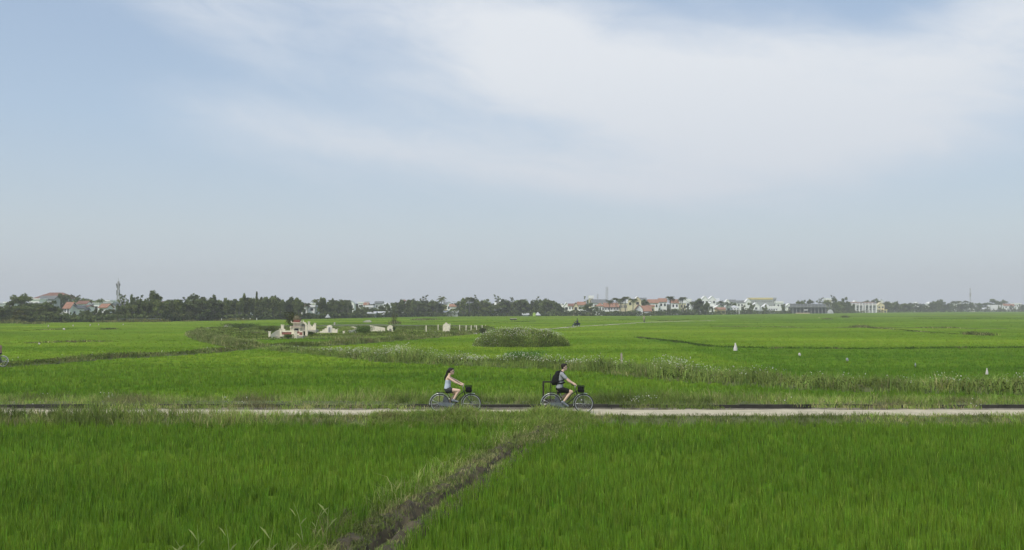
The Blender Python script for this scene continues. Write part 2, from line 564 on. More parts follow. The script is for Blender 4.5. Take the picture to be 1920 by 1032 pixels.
canal = empty('irrigation_canal', (0, CAN0, -0.3))
tag(canal, 'narrow dark concrete irrigation canal running beside the pale cycle path', 'canal')
def canal_wall(y0, y1, z1, sd):
    mb = MB()
    x = -42.0
    while x < 42:
        L_ = 2.4
        dz = random.uniform(-0.015, 0.015)
        mb.box(x, x + L_ - 0.03, y0, y1, -0.5, z1 + dz)
        x += L_
    return mb
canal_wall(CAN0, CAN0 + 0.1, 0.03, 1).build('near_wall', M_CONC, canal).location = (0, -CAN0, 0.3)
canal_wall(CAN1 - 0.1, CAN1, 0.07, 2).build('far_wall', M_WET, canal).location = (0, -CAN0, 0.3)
wt = MB().box(-42, 42, CAN0 + 0.102, CAN1 - 0.102, -0.48, -0.2).build('water', M_WATER)
tag(wt, kind='structure')

# earth bunds between the fields: swept strips
def bund(name, poly, hw, h, m=None, sd=0, base=-0.5, step=0.7):
    pts = []
    for (ax, ay), (bx, by) in zip(poly[:-1], poly[1:]):
        L_ = math.hypot(bx - ax, by - ay); n = max(1, int(L_ / step))
        pts += [(ax + (bx - ax) * i / n, ay + (by - ay) * i / n) for i in range(n)]
    pts.append(poly[-1])
    V, Fc = [], []
    prof = [(-1.25, 0.0), (-0.75, 0.6), (-0.3, 0.95), (0.3, 1.0), (0.75, 0.6), (1.25, 0.0)]
    n = len(prof)
    for i, (x, y) in enumerate(pts):
        q, p = pts[min(i + 1, len(pts) - 1)], pts[max(i - 1, 0)]
        tx, ty = q[0] - p[0], q[1] - p[1]
        l = math.hypot(tx, ty) or 1
        nx, ny = -ty / l, tx / l
        k = 1 + 0.25 * float(nz(np.array(x), np.array(y), 2.0, sd))
        for a, b in prof:
            V.append((x + nx * a * hw * k, y + ny * a * hw * k, base + (h - base) * b + 0.06 * float(nz(np.array(x + a), np.array(y + a), 0.5, sd + 3)) * b))
        if i:
            a0, b0 = (i - 1) * n, i * n
            Fc += [(a0 + j, a0 + j + 1, b0 + j + 1, b0 + j) for j in range(n - 1)]
    o = MB().add(V, Fc).build(name, m or M_DRY)
    tag(o, kind='structure')
    return o
bund('embankment', FLOWER, 1.5, 0.05, sd=1)
bund('embankment', LEFTB, 0.95, -0.02, sd=2)
bund('embankment', PLOTB, 1.1, 0.0, sd=3)
bund('embankment', PLOTL, 1.1, 0.1, sd=4)
bund('embankment', EDGE1, 0.45, -0.28, sd=5)
bund('embankment', EDGE2, 1.0, -0.12, sd=6)
bund('embankment', EDGE3, 0.6, -0.2, sd=7)
bund('path', FARPATH, 0.5, -0.06, mat('far_path_earth', (0.36, 0.36, 0.22), 0.95, 0.2, 0.5), sd=8, step=4)

# raised plot round the tombs
def poly_sheet(name, poly, z, m, res=0.8):
    xs_ = [p[0] for p in poly]; ys_ = [p[1] for p in poly]
    gx = np.arange(min(xs_), max(xs_) + res, res); gy = np.arange(min(ys_), max(ys_) + res, res)
    X, Y = np.meshgrid(gx, gy)
    Z = z + 0.06 * nz(X, Y, 1.5, 31)
    ok = in_poly(X[:-1, :-1] + res / 2, Y[:-1, :-1] + res / 2, poly)
    idx = np.arange(X.size).reshape(X.shape)
    q = np.stack([idx[:-1, :-1], idx[:-1, 1:], idx[1:, 1:], idx[1:, :-1]], -1)[ok]
    V = np.stack([X.ravel(), Y.ravel(), Z.ravel()], 1)
    o = link(name, mesh_np(name, V, q.ravel(), np.arange(len(q)) * 4, np.full(len(q), 4), smooth=True), m)
    tag(o, kind='structure')
poly_sheet('terrain', PLOT, -0.12, M_DRY)

# the muddy ditch that runs from the path towards the camera
def ditch():
    pts = []
    for (ax, ay), (bx, by) in zip(DITCH[:-1], DITCH[1:]):
        L_ = math.hypot(bx - ax, by - ay); n = max(1, int(L_ / 0.16))
        pts += [(ax + (bx - ax) * i / n, ay + (by - ay) * i / n) for i in range(n)]
    offs = np.array([-1.15, -0.95, -0.8, -0.66, -0.52, -0.4, -0.28, -0.17, -0.09, 0.0, 0.08, 0.15, 0.22, 0.32, 0.44, 0.6, 0.85])
    prof = np.array([-0.5, -0.40, -0.32, -0.27, -0.23, -0.22, -0.26, -0.36, -0.46, -0.49, -0.46, -0.32, -0.22, -0.20, -0.24, -0.38, -0.5])
    V, Fc = [], []
    n = len(offs)
    for i, (x, y) in enumerate(pts):
        q, p = pts[min(i + 3, len(pts) - 1)], pts[max(i - 3, 0)]
        tx, ty = q[0] - p[0], q[1] - p[1]
        l = math.hypot(tx, ty) or 1
        nx, ny = -ty / l * DSIDE, tx / l * DSIDE
        for a, z in zip(offs, prof):
            wob = 0.09 * float(nz(np.array(x), np.array(y), 0.45, 40))
            X, Y = x - nx * (a + wob), y - ny * (a + wob)
            Z = z + (0.07 * float(nz(np.array(X), np.array(Y), 0.16, 41)) + 0.045 * random.uniform(-1, 1)) * (0.3 if abs(a) < 0.1 else 1)
            V.append((X, Y, max(Z, -0.52)))
        if i:
            a0, b0 = (i - 1) * n, i * n
            Fc += [(a0 + j, b0 + j, b0 + j + 1, a0 + j + 1) for j in range(n - 1)]
    o = MB().add(V, Fc).build('ditch', M_MUD)
    tag(o, kind='structure')
ditch()
wp = [(x, y) for x, y in DITCH]
mb = MB()
for (ax, ay), (bx, by) in zip(wp[:-1], wp[1:]):
    l = math.hypot(bx - ax, by - ay); nx, ny = -(by - ay) / l * 0.16, (bx - ax) / l * 0.16
    mb.add([(ax - nx, ay - ny, -0.465), (ax + nx, ay + ny, -0.465), (bx + nx, by + ny, -0.466), (bx - nx, by - ny, -0.466)], [(0, 1, 2, 3)])
tag(mb.build('water', M_WATER), kind='structure')

# ---------------------------------------------------------------- rice
RICE_TONES = ((0.05, 0.16, 0.5), (0.72, 0.80, 0.75), (1.18, 1.12, 1.1))
M_RICE = leaf_mat('rice_leaf', 0.35, RICE_TONES)
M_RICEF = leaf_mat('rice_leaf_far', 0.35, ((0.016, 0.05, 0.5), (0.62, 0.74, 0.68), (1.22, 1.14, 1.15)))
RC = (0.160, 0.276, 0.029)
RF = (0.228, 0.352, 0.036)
RY = (0.24, 0.34, 0.05)
def plot_tone(x, y):
    """each plot was sown on its own day: a slightly different green"""
    t = np.ones((len(x), 3))
    def on(poly, c):
        d, s, al = seg_dist(x, y, poly)
        return s == c
    north = lambda poly: on(poly, np.sign(seg_dist(np.array([np.mean([p[0] for p in poly])]), np.array([200.0]), poly)[1][0]))
    nf, ne = north(FLOWER), north(EDGE1)
    ex0 = EDGE1[0][0]
    right = (x > ex0) & nf & ~ne & (y > 38)
    t[right] = (0.80, 0.88, 0.9)
    mid = nf & (y < 112) & (x < 2) & ~north(PLOTB) & (y > 55)
    t[mid] = (1.12, 1.06, 1.0)
    far = (y > np.interp(x, [p[0] for p in EDGE2], [p[1] for p in EDGE2])) & (x > EDGE2[0][0] - 8)
    t[far] = (0.92, 0.95, 1.05)
    return t
def rice_clumps(y0, y1, dens, nb, h, w, spread, mixp=0.06, region=None, k=0.56, hv=0.12):
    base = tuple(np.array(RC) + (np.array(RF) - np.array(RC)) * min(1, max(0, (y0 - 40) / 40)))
    x, y = samp(y0, y1, dens, k=k)
    ok = ~no_rice(x, y)
    if region is not None: ok &= region(x, y)
    x, y = x[ok], y[ok]
    n = len(x)
    ch = h * (1 + hv * 0.6 * nz(x, y, 0.8, 50) + rng.normal(0, hv * 0.8, n))
    cc = cvar(base, n, 0.07 if y0 < 60 else 0.04, RY, mixp if y0 < 60 else 0.0)
    if y0 > 36: cc = cc * plot_tone(x, y)
    X = np.repeat(x, nb) + rng.normal(0, spread, n * nb)
    Y = np.repeat(y, nb) + rng.normal(0, spread, n * nb)
    N = n * nb
    H = np.repeat(ch, nb) * rng.uniform(0.75, 1.1, N)
    C = np.repeat(cc, nb, 0) * np.clip(rng.normal(1.0, 0.24 if y0 < 38 else (0.16 if y0 < 60 else 0.09), (N, 1)), 0.4, 1.9)
    pos = np.stack([X, Y, np.full(N, SOIL + 0.02)], 1)
    return blades(pos, H, np.full(N, w) * rng.uniform(0.7, 1.3, N), np.abs(rng.normal(0, 0.13, N)), rng.normal(0, 0.6, N), C,
                  rng.uniform(0, 2 * math.pi, N))
def canopy(y0, y1, res, z0, z1, k=0.6, mx=3, jit=0.03):
    """the closed lower leaf layer of the rice"""
    gy = np.arange(y0, y1 + res * 0.5, res)
    gx = np.arange(-(k * y1 + mx), k * y1 + mx, res)
    X, Y = np.meshgrid(gx, gy)
    Z = z0 + (z1 - z0) * (Y - y0) / (y1 - y0) + rng.normal(0, jit, X.shape)
    cx_, cy_ = X[:-1, :-1] + res / 2, Y[:-1, :-1] + res / 2
    ok = ~no_rice(cx_, cy_, 0.05) & (np.abs(cx_) < k * cy_ + mx)
    idx = np.arange(X.size).reshape(X.shape)
    q = np.stack([idx[:-1, :-1], idx[:-1, 1:], idx[1:, 1:], idx[1:, :-1]], -1)[ok]
    V = np.stack([X.ravel(), Y.ravel(), Z.ravel()], 1)
    used, inv = np.unique(q.ravel(), return_inverse=True)
    V = V[used]
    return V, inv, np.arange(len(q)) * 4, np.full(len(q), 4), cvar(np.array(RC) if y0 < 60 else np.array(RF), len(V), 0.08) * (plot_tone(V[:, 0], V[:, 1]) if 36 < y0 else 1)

def left_of_ditch(x, y):
    d, s, al = seg_dist(x, y, DITCH)
    return s * DSIDE > 0
near_l = lambda x, y: left_of_ditch(x, y)
near_r = lambda x, y: ~left_of_ditch(x, y)
cl = canopy(9, 33, 0.2, -0.37, -0.30)
# split the near canopy left / right of the ditch by face centre
def split_faces(part, fn):
    V, l, s, t, c = part
    q = l.reshape(-1, 4)
    cen = V[q].mean(1)
    k = fn(cen[:, 0], cen[:, 1])
    used, inv = np.unique(q[k].ravel(), return_inverse=True)
    return V[used], inv, np.arange(k.sum()) * 4, np.full(k.sum(), 4), c[used]
for fn, lb in ((near_l, 'dense green young rice in the near field left of the muddy ditch'),
               (near_r, 'dense green young rice in the near field right of the muddy ditch')):
    parts = [split_faces(cl, fn)]
    for y0, y1, dn, nb, w in ((9.5, 18, 42, 12, 0.0105), (18, 25, 36, 11, 0.0135), (25, 32.5, 30, 9, 0.017)):
        parts.append(rice_clumps(y0, y1, dn, nb, 0.385, w, 0.045, region=fn))
    stuff_mesh('rice', parts, M_RICE, lb)
parts = [canopy(37.5, 62, 0.4, -0.26, -0.2)]
parts.append(rice_clumps(38, 48, 13, 6, 0.39, 0.032, 0.05))
parts.append(rice_clumps(48, 64, 10, 5, 0.39, 0.042, 0.06))
stuff_mesh('rice', parts, M_RICE, 'green rice in the field between the cycle path and the flowering bank')
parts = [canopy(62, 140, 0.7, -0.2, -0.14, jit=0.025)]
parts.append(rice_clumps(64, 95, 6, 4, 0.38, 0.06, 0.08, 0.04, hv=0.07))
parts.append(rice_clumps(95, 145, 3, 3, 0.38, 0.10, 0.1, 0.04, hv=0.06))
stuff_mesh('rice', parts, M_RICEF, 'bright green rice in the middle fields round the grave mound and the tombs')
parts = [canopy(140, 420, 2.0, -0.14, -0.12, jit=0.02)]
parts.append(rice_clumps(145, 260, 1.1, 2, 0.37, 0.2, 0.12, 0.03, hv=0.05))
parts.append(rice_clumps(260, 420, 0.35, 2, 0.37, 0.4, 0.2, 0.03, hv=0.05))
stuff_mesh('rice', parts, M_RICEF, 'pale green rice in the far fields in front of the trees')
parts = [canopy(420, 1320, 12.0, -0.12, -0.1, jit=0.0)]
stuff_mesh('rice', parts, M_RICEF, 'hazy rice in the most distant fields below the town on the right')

# ---------------------------------------------------------------- wild grass and flowers
M_GRASS = leaf_mat('wild_grass', 0.3, ((0.4, 0.4, 0.4), (0.72, 0.72, 0.7), (1.2, 1.18, 1.1)))
GG = (0.27, 0.37, 0.085)      # verge grass
GD = (0.42, 0.40, 0.19)        # dry stalks
GO = (0.15, 0.20, 0.045)      # darker leafy weeds
def along(poly, hw, dens, taper=None):
    out = []
    for (ax, ay), (bx, by) in zip(poly[:-1], poly[1:]):
        L_ = math.hypot(bx - ax, by - ay)
        n = int(L_ * 2 * hw * dens)
        t = rng.random(n); o = rng.normal(0, 0.55, n).clip(-1.2, 1.2) * hw
        nx, ny = -(by - ay) / L_, (bx - ax) / L_
        out.append(np.stack([ax + (bx - ax) * t + nx * o, ay + (by - ay) * t + ny * o, o / hw], 1))
    return np.concatenate(out)
def vis(x, y, mx=2.0, k=0.56):
    return np.abs(x) < k * y + mx
def tuft(x, y, z, h, w, col=GG, dry=0.18, leanm=0.45, nb=1, sp=0.05, dv=0.16, weeds=0.75):
    n = len(x)
    X = np.repeat(x, nb) + rng.normal(0, sp, n * nb); Y = np.repeat(y, nb) + rng.normal(0, sp, n * nb)
    N = n * nb
    Z = np.repeat(np.broadcast_to(z, n), nb)
    H = np.repeat(np.broadcast_to(h, n), nb) * rng.uniform(0.45, 1.2, N)
    W = np.broadcast_to(w, N) * rng.uniform(0.7, 1.3, N)
    cc = cvar(col, n, dv, GD, dry)
    if weeds > 0:      # darker kinds of weed and dead brown tufts grow in patches
        pn = nz(x, y, 1.3, 200) + 0.5 * nz(x, y, 0.45, 201)
        a_ = np.clip((pn - 0.15) * 2.5, 0, 1)[:, None] * weeds
        cc = cc * (1 - a_) + cvar((0.10, 0.145, 0.035), n, 0.2) * a_
        pb = nz(x, y, 1.0, 202) + 0.4 * nz(x, y, 0.3, 203)
        b_ = np.clip((pb - 0.55) * 2.5, 0, 1)[:, None] * weeds
        cc = cc * (1 - b_) + cvar((0.20, 0.175, 0.10), n, 0.2) * b_
    C = np.repeat(cc, nb, 0) * rng.uniform(0.8, 1.25, (N, 1))
    return blades(np.stack([X, Y, Z], 1), H, W, np.abs(rng.normal(leanm, 0.3, N)).clip(0, 1.1), rng.uniform(-1.2, 1.2, N), C)

# both sides of the cycle path
parts = []
x, y = samp(31.6, 32.95, 75)
pxs = x / y * F + CX
lush = np.clip((1120 - pxs) / 500, 0.25, 1.0) * np.clip(1.0 + 0.5 * nz(x, y, 1.3, 60), 0.3, 1.6)
lush = np.where((pxs > 470) & (pxs < 700), lush * 0.62, lush)
lush = np.where(pxs < 455, lush * 1.5, lush)
lush = np.where((pxs > 935) & (pxs < 985), lush * 0.4, lush)
parts.append(tuft(x, y, np.interp(y, [31.5, 31.9, 32.35], [-0.38, -0.27, -0.08]), (0.10 + 0.26 * lush) * rng.uniform(0.5, 1.45, len(x)), 0.015, nb=7, sp=0.07, dry=0.25, leanm=0.6))
x, y = samp(35.9, 38.7, 60)
k = 1 + 0.45 * nz(x, y, 1.5, 61)
yy = (y - 35.9) / 2.8
parts.append(tuft(x, y, 0.0 - 0.1 * yy, (0.13 + 0.19 * np.sqrt(yy)) * k * rng.uniform(0.45, 1.7, len(x)), 0.016, nb=6, sp=0.08, dry=0.16))
# sprigs hanging over the canal wall and the path edge
x, y = samp(34.6, 36.0, 34)
ok = nz(x, y, 1.8, 62) > 0.1
parts.append(tuft(x[ok], y[ok], -0.02, 0.2, 0.018, nb=6, sp=0.08, dry=0.4, leanm=0.7))
stuff_mesh('grass', parts, M_GRASS, 'rough light green grass along both sides of the cycle path')

# tall clump in front of the bicycles and the ditch banks
parts = []
n = 6500
x = rng.uniform(P(690, 785, 0)[0], P(1110, 785, 0)[0], n); y = rng.uniform(31.5, 32.95, n)
pxs = x / y * F + CX
hh = 0.18 + 0.20 * np.exp(-((pxs - 850) / 75) ** 2) + 0.26 * np.exp(-((pxs - 1020) / 48) ** 2)
parts.append(tuft(x, y, np.interp(y, [31.5, 31.9, 32.35], [-0.38, -0.27, -0.08]), hh * (1 + 0.25 * nz(x, y, 0.5, 63)) * rng.uniform(0.6, 1.3, n), 0.016, nb=4, sp=0.06, dry=0.16, leanm=0.6))
a = along(DITCH, 1.0, 150)
d, s, al = seg_dist(a[:, 0], a[:, 1], DITCH)
left = s * DSIDE > 0
prob = np.where(left, np.where(d > 0.55, 0.95, np.where(d > 0.18, 0.62, 0.05)), np.where(d > 0.18, 0.75, 0.03))
ok = (rng.random(len(a)) < prob * (0.85 + 0.5 * nz(a[:, 0], a[:, 1], 0.5, 64))) & (a[:, 1] < 32.3) & (np.where(left, d < 1.25, d < 0.5))
x, y, d, left, al = a[ok, 0], a[ok, 1], d[ok], left[ok], al[ok]
H = np.where(left, 0.14 + 0.2 * np.clip(d - 0.35, 0, 0.8), 0.12) * (1 + 0.3 * nz(x, y, 0.4, 65))
kl = left & (d > 0.62)
parts.append(tuft(x[kl], y[kl], -0.33, H[kl] * 1.4, 0.012, nb=5, sp=0.07, dry=0.2, leanm=0.75))
parts.append(tuft(x[~kl], y[~kl], -0.25, H[~kl], 0.010, col=(0.21, 0.27, 0.08), nb=6, sp=0.07, dry=0.28, leanm=0.9))
# the upper end of the ditch is overgrown
m = int(420)
t = rng.random(m)
x = P(985, 815, 0)[0] + (P(1085, 785, 0)[0] - P(985, 815, 0)[0]) * t + rng.normal(0, 0.35, m)
y = P(985, 815, 0)[1] + (P(1085, 785, 0)[1] - P(985, 815, 0)[1]) * t + rng.normal(0, 0.35, m)
parts.append(tuft(x, y, -0.28, 0.24, 0.014, col=(0.2, 0.27, 0.07), nb=4, sp=0.07, dry=0.2, leanm=0.9))
stuff_mesh('grass', parts, M_GRASS, 'tangled grass on the banks of the muddy ditch and in front of the two bicycles')

# the flowering bank
M_FLOWER = mat('white_petals', (0.62, 0.60, 0.55), 0.8, 0.1)
def flowers(x, y, z, s=0.05):
    n = len(x)
    v, l, st, to, c = leaves(np.stack([x, y, z], 1), np.full(n, s) * rng.uniform(0.6, 1.3, n), cvar((0.80, 0.77, 0.64), n, 0.08), ar=1.0)
    return v, l, st, to, c
M_PETAL = leaf_mat('petal', 0.3)
parts, fl = [], []
a = along(FLOWER, 1.35, 34)
a = a[vis(a[:, 0], a[:, 1], 3)]
x, y, o = a.T
pxs = x / y * F + CX
hp = np.interp(pxs, [460, 560, 620, 660, 760, 830, 900, 1000, 1100, 1150, 1280, 1330, 1420, 1600, 1800, 1950], [0.3, 0.35, 0.45, 0.5, 0.95, 0.75, 0.55, 0.8, 0.72, 0.55, 0.8, 0.7, 0.72, 0.6, 0.62, 0.6])
hb = hp * (1 + 0.28 * nz(x, y, 1.6, 70) + 0.15 * nz(x, y, 0.5, 71)) * (1 - 0.25 * np.abs(o))
parts.append(tuft(x, y, -0.2, hb * 1.02 * rng.uniform(0.6, 1.4, len(x)), 0.026, col=(0.27, 0.365, 0.095), nb=7, sp=0.15, dry=0.10, leanm=0.5, weeds=0.3))
# leafy weeds in the grass; dark ones kept low paint the bank's shade
n = len(x)
k = rng.integers(0, n, n * 5)
hz = rng.beta(1.2, 2.2, len(k)) * 0.85 * hb[k]
dk = np.clip(0.5 + 0.9 * nz(x[k], y[k], 1.8, 72), 0, 1)
cc = cvar(GO, len(k), 0.22) * (0.45 + 0.8 * (1 - dk))[:, None] + np.array(GG) * 0.45 * (1 - dk)[:, None]
parts.append(leaves(np.stack([x[k] + rng.normal(0, 0.15, len(k)), y[k] + rng.normal(0, 0.15, len(k)), -0.15 + hz], 1), rng.uniform(0.05, 0.11, len(k)), cc))
fd = np.interp(pxs, [470, 580, 640, 700, 760, 830, 1000, 1150, 1250, 1400, 1480, 1560, 1640, 1700, 1900], [0.02, 0.04, 0.2, 0.35, 0.75, 0.4, 0.55, 0.2, 0.4, 0.3, 0.06, 0.06, 0.10, 0.12, 0.32])
k = np.where((rng.random(n) < fd * np.clip(0.45 + 0.9 * nz(x, y, 0.9, 77), 0.02, 1.2) * np.where(pxs > 1150, 0.75, 1.0)) & (o > -0.9))[0]
k = np.repeat(k, 3)
fz = -0.15 + hb[k] * rng.uniform(0.75, 1.3, len(k))
fl.append(flowers(x[k] + rng.normal(0, 0.2, len(k)), y[k] + rng.normal(0, 0.2, len(k)), fz, 0.068))
# scattered tall stems behind
stuff_mesh('grass', parts, M_GRASS, 'tall weedy bank of grass crossing the fields behind the cyclists')
# left bank and the bank in front of the tombs
parts = []
for poly, hw, h, dn, fr in ((LEFTB, 0.85, 0.30, 26, 0.03), (PLOTB, 1.1, 0.42, 22, 0.02), (PLOTL, 1.2, 0.62, 24, 0.0)):
    a = along(poly, hw, dn); a = a[vis(a[:, 0], a[:, 1], 3)]
    x, y, o = a.T
    H = h * (1 + 0.5 * nz(x, y, 2.2, 73)) * (1 - 0.2 * np.abs(o))
    parts.append(tuft(x, y, -0.12, H * rng.uniform(0.6, 1.5, len(x)), 0.04, col=(0.24, 0.29, 0.10), nb=5, sp=0.15, dry=0.22, leanm=0.4))
    k = rng.integers(0, len(x), len(x) * 2)
    parts.append(leaves(np.stack([x[k], y[k], -0.08 + H[k] * rng.uniform(0, 0.9, len(k))], 1), rng.uniform(0.08, 0.16, len(k)), cvar(GO, len(k), 0.25)))
    k = np.where(rng.random(len(x)) < fr)[0]
    fl.append(flowers(x[k], y[k] + rng.uniform(-0.5, 0.9, len(k)), -0.05 + H[k] * rng.uniform(0.9, 1.5, len(k)), 0.07))
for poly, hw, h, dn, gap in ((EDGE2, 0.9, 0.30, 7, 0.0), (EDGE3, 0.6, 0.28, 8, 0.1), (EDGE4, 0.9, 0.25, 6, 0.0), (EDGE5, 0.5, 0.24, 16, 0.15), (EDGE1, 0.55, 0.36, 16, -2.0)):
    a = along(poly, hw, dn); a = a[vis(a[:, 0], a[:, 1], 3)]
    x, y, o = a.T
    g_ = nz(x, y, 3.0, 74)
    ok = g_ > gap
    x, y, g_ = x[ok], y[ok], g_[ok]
    if poly is EDGE1: parts.append(tuft(x, y, -0.3, h * (0.8 + 0.3 * np.clip(g_, -1, 1)), 0.07, col=(0.085, 0.155, 0.026), nb=5, sp=0.15, dry=0.0, leanm=0.2))  # grass coloured dark to paint the shade along this terrace edge
    else: parts.append(tuft(x, y, -0.25, h * (0.7 + g_), 0.08, nb=3, sp=0.15, dry=0.3, col=(0.17, 0.20, 0.07)))
# weedy plot round the tombs
x, y = samp(70, 190, 5.5, k=0.4)
ok = in_poly(x, y, PLOT); x, y = x[ok], y[ok]
H = 0.22 + 0.16 * nz(x, y, 4.0, 75)
pxs, pys = x / y * F + CX, 578 + (CAMZ + 0.1) / y * F
H = np.where((pxs < 440) & (pys > 620), 0.55, H)
parts.append(tuft(x, y, -0.12, np.clip(H, 0.12, 1), 0.07, nb=4, sp=0.2, dry=0.15, leanm=0.5))
k = rng.integers(0, len(x), len(x) * 2)
dk = nz(x[k], y[k], 3.0, 76) > 0.1
kk = k[dk]
parts.append(leaves(np.stack([x[kk] + rng.normal(0, 0.3, len(kk)), y[kk] + rng.normal(0, 0.3, len(kk)), -0.05 + H[kk] * rng.uniform(0.1, 1.2, len(kk))], 1), rng.uniform(0.1, 0.2, len(kk)), cvar(GO, len(kk), 0.25)))
# small reed tufts standing in the rice
for px, py, w_, h_ in ((1822, 628, 10, 0.5), (1845, 629, 12, 0.45), (1585, 596, 5, 0.9), (1612, 614, 14, 0.5), (800, 600, 24, 0.6), (785, 601, 14, 0.4), (740, 608, 8, 0.8), (205, 618, 12, 0.3), (1552, 599, 10, 0.4), (1250, 602, 25, 0.3), (60, 608, 20, 0.5), (15, 607, 20, 0.5)):
    cx_, cy_ = P(px, py, -0.15)
    n = 160
    sc = cy_ / F
    x = cx_ + rng.normal(0, w_ * 0.5 * sc, n); y = cy_ + rng.normal(0, 0.8, n)
    parts.append(tuft(x, y, -0.3, h_ + 0.15, 0.09, nb=3, sp=0.2, dry=0.25, col=(0.13, 0.16, 0.05)))
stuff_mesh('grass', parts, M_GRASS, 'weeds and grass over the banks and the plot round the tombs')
# flowers on the near verge behind the path
for px, py, n, w_ in ((1195, 752, 30, 22), (1215, 748, 16, 16), (205, 742, 14, 14), (425, 754, 6, 5), (455, 753, 8, 7), (1830, 758, 8, 14), (75, 757, 3, 30), (1470, 752, 3, 15), (100, 745, 4, 40)):
    cx_, cy_ = P(px, py + 6, 0.1)
    x = cx_ + rng.normal(0, w_ * 0.5 * cy_ / F, n); y = cy_ + rng.normal(0, 0.25, n)
    fl.append(flowers(x, y, 0.12 + rng.uniform(0.05, 0.3, n), 0.045))
stuff_mesh('wildflowers', fl, M_PETAL, 'tiny white flowers of the weeds along the banks')

# tall pale grass stalks at the lower edge of the near left field
M_STALK = mat('pale_stalk', (0.30, 0.36, 0.12), 0.8, 0.15)
stalks = [(372, 1040, 62, -0.1), (352, 1036, 28, -0.6), (432, 1050, 70, -0.25), (455, 1044, 38, 0.5), (500, 1040, 55, 0.25), (525, 1046, 30, 0.4), (570, 1000, 66, -0.55), (585, 990, 50, 0.55), (612, 985, 46, 0.1), (345, 1052, 26, -0.7)]
for i, (px, py, hpx, ln) in enumerate(stalks):
    bx, by = P(px, py + 46, -0.4)
    H = hpx * by / F + 0.34
    lx = ln * 0.35
    mb = MB()
    pts = [(0, 0, 0), (lx * 0.15, 0, H * 0.4), (lx * 0.5, 0.02, H * 0.75), (lx, 0.03, H)]
    mb.tube(pts, [0.006, 0.005, 0.004, 0.001], 5)
    for q in range(3):
        z0 = H * (0.30 + 0.22 * q + random.uniform(-.06, .06)); sx = 1 if (q + i) % 2 else -1
        x0 = lx * (z0 / H) ** 1.4
        l_ = 0.16 * random.uniform(0.5, 1.3)
        mb.add([(x0, 0, z0), (x0 + sx * l_ * 0.45, 0.01, z0 + l_ * 0.75), (x0 + sx * l_ * 0.9, 0.03, z0 + l_ * 1.0), (x0 + sx * l_ * 0.5, 0.02, z0 + l_ * 0.76)], [(0, 1, 2), (0, 2, 3)])
    o = mb.build('grass_stalk', M_STALK, loc=(float(bx), float(by), -0.42))
    tag(o, 'tall pale grass stalk above the rice at the lower edge, left of the ditch', 'grass stalk', 'tall pale grass stalks beside the muddy ditch')

# ---------------------------------------------------------------- bicycles and people
M_SKIN = mat('skin', (0.72, 0.50, 0.38), 0.6, 0.06, 6)
M_SKIN2 = mat('skin_tanned', (0.52, 0.33, 0.24), 0.6, 0.06, 6)
M_HAIR = mat('dark_hair', (0.018, 0.012, 0.010), 0.6, 0.2, 20)
M_BLACK = mat('black_cloth', (0.010, 0.010, 0.010), 0.85, 0.2, 12)
M_SHORTS = mat('charcoal_cloth', (0.045, 0.05, 0.048), 0.9, 0.15, 12)
M_TANK = mat('pale_blue_cloth', (0.52, 0.58, 0.68), 0.9, 0.08, 8)
M_TEE = mat('grey_cloth', (0.34, 0.35, 0.37), 0.9, 0.12, 10)
M_PINK = mat('pink_cloth', (0.42, 0.24, 0.20), 0.9, 0.1, 8)
M_SHOE = mat('grey_shoe', (0.20, 0.22, 0.25), 0.8, 0.15, 12)
M_LENS = mat('dark_lens', (0.008, 0.008, 0.008), 0.15, 0.1, 5, spec=0.6)
M_FRAME = mat('dark_bike_paint', (0.03, 0.034, 0.026), 0.35, 0.15, 8)
M_CHROME = mat('chrome', (0.60, 0.60, 0.60), 0.28, 0.08, 10, metal=0.85)
M_RUBBER = mat('tyre_rubber', (0.05, 0.05, 0.05), 0.85, 0.2, 20)
M_RIM = mat('rim_alloy', (0.55, 0.56, 0.57), 0.4, 0.1, 10, metal=0.5)
M_GUARD = mat('smoky_plastic', (0.10, 0.11, 0.125), 0.35, 0.15, 10)
M_GREY = mat('grey_steel', (0.17, 0.19, 0.21), 0.5, 0.2, 10, metal=0.2)

def fuse(mb, voxel=0.012, smooth=2):
    """join overlapping lumps into one continuous surface"""
    me = mb.mesh('tmp')
    o = bpy.data.objects.new('tmp', me)
    COL.objects.link(o)
    m = o.modifiers.new('r', 'REMESH'); m.mode = 'VOXEL'; m.voxel_size = voxel; m.use_smooth_shade = True
    s = o.modifiers.new('s', 'SMOOTH'); s.iterations = smooth; s.factor = 0.5
    dg = bpy.context.evaluated_depsgraph_get()
    out = bpy.data.meshes.new_from_object(o.evaluated_get(dg))
    bpy.data.objects.remove(o)
    return out

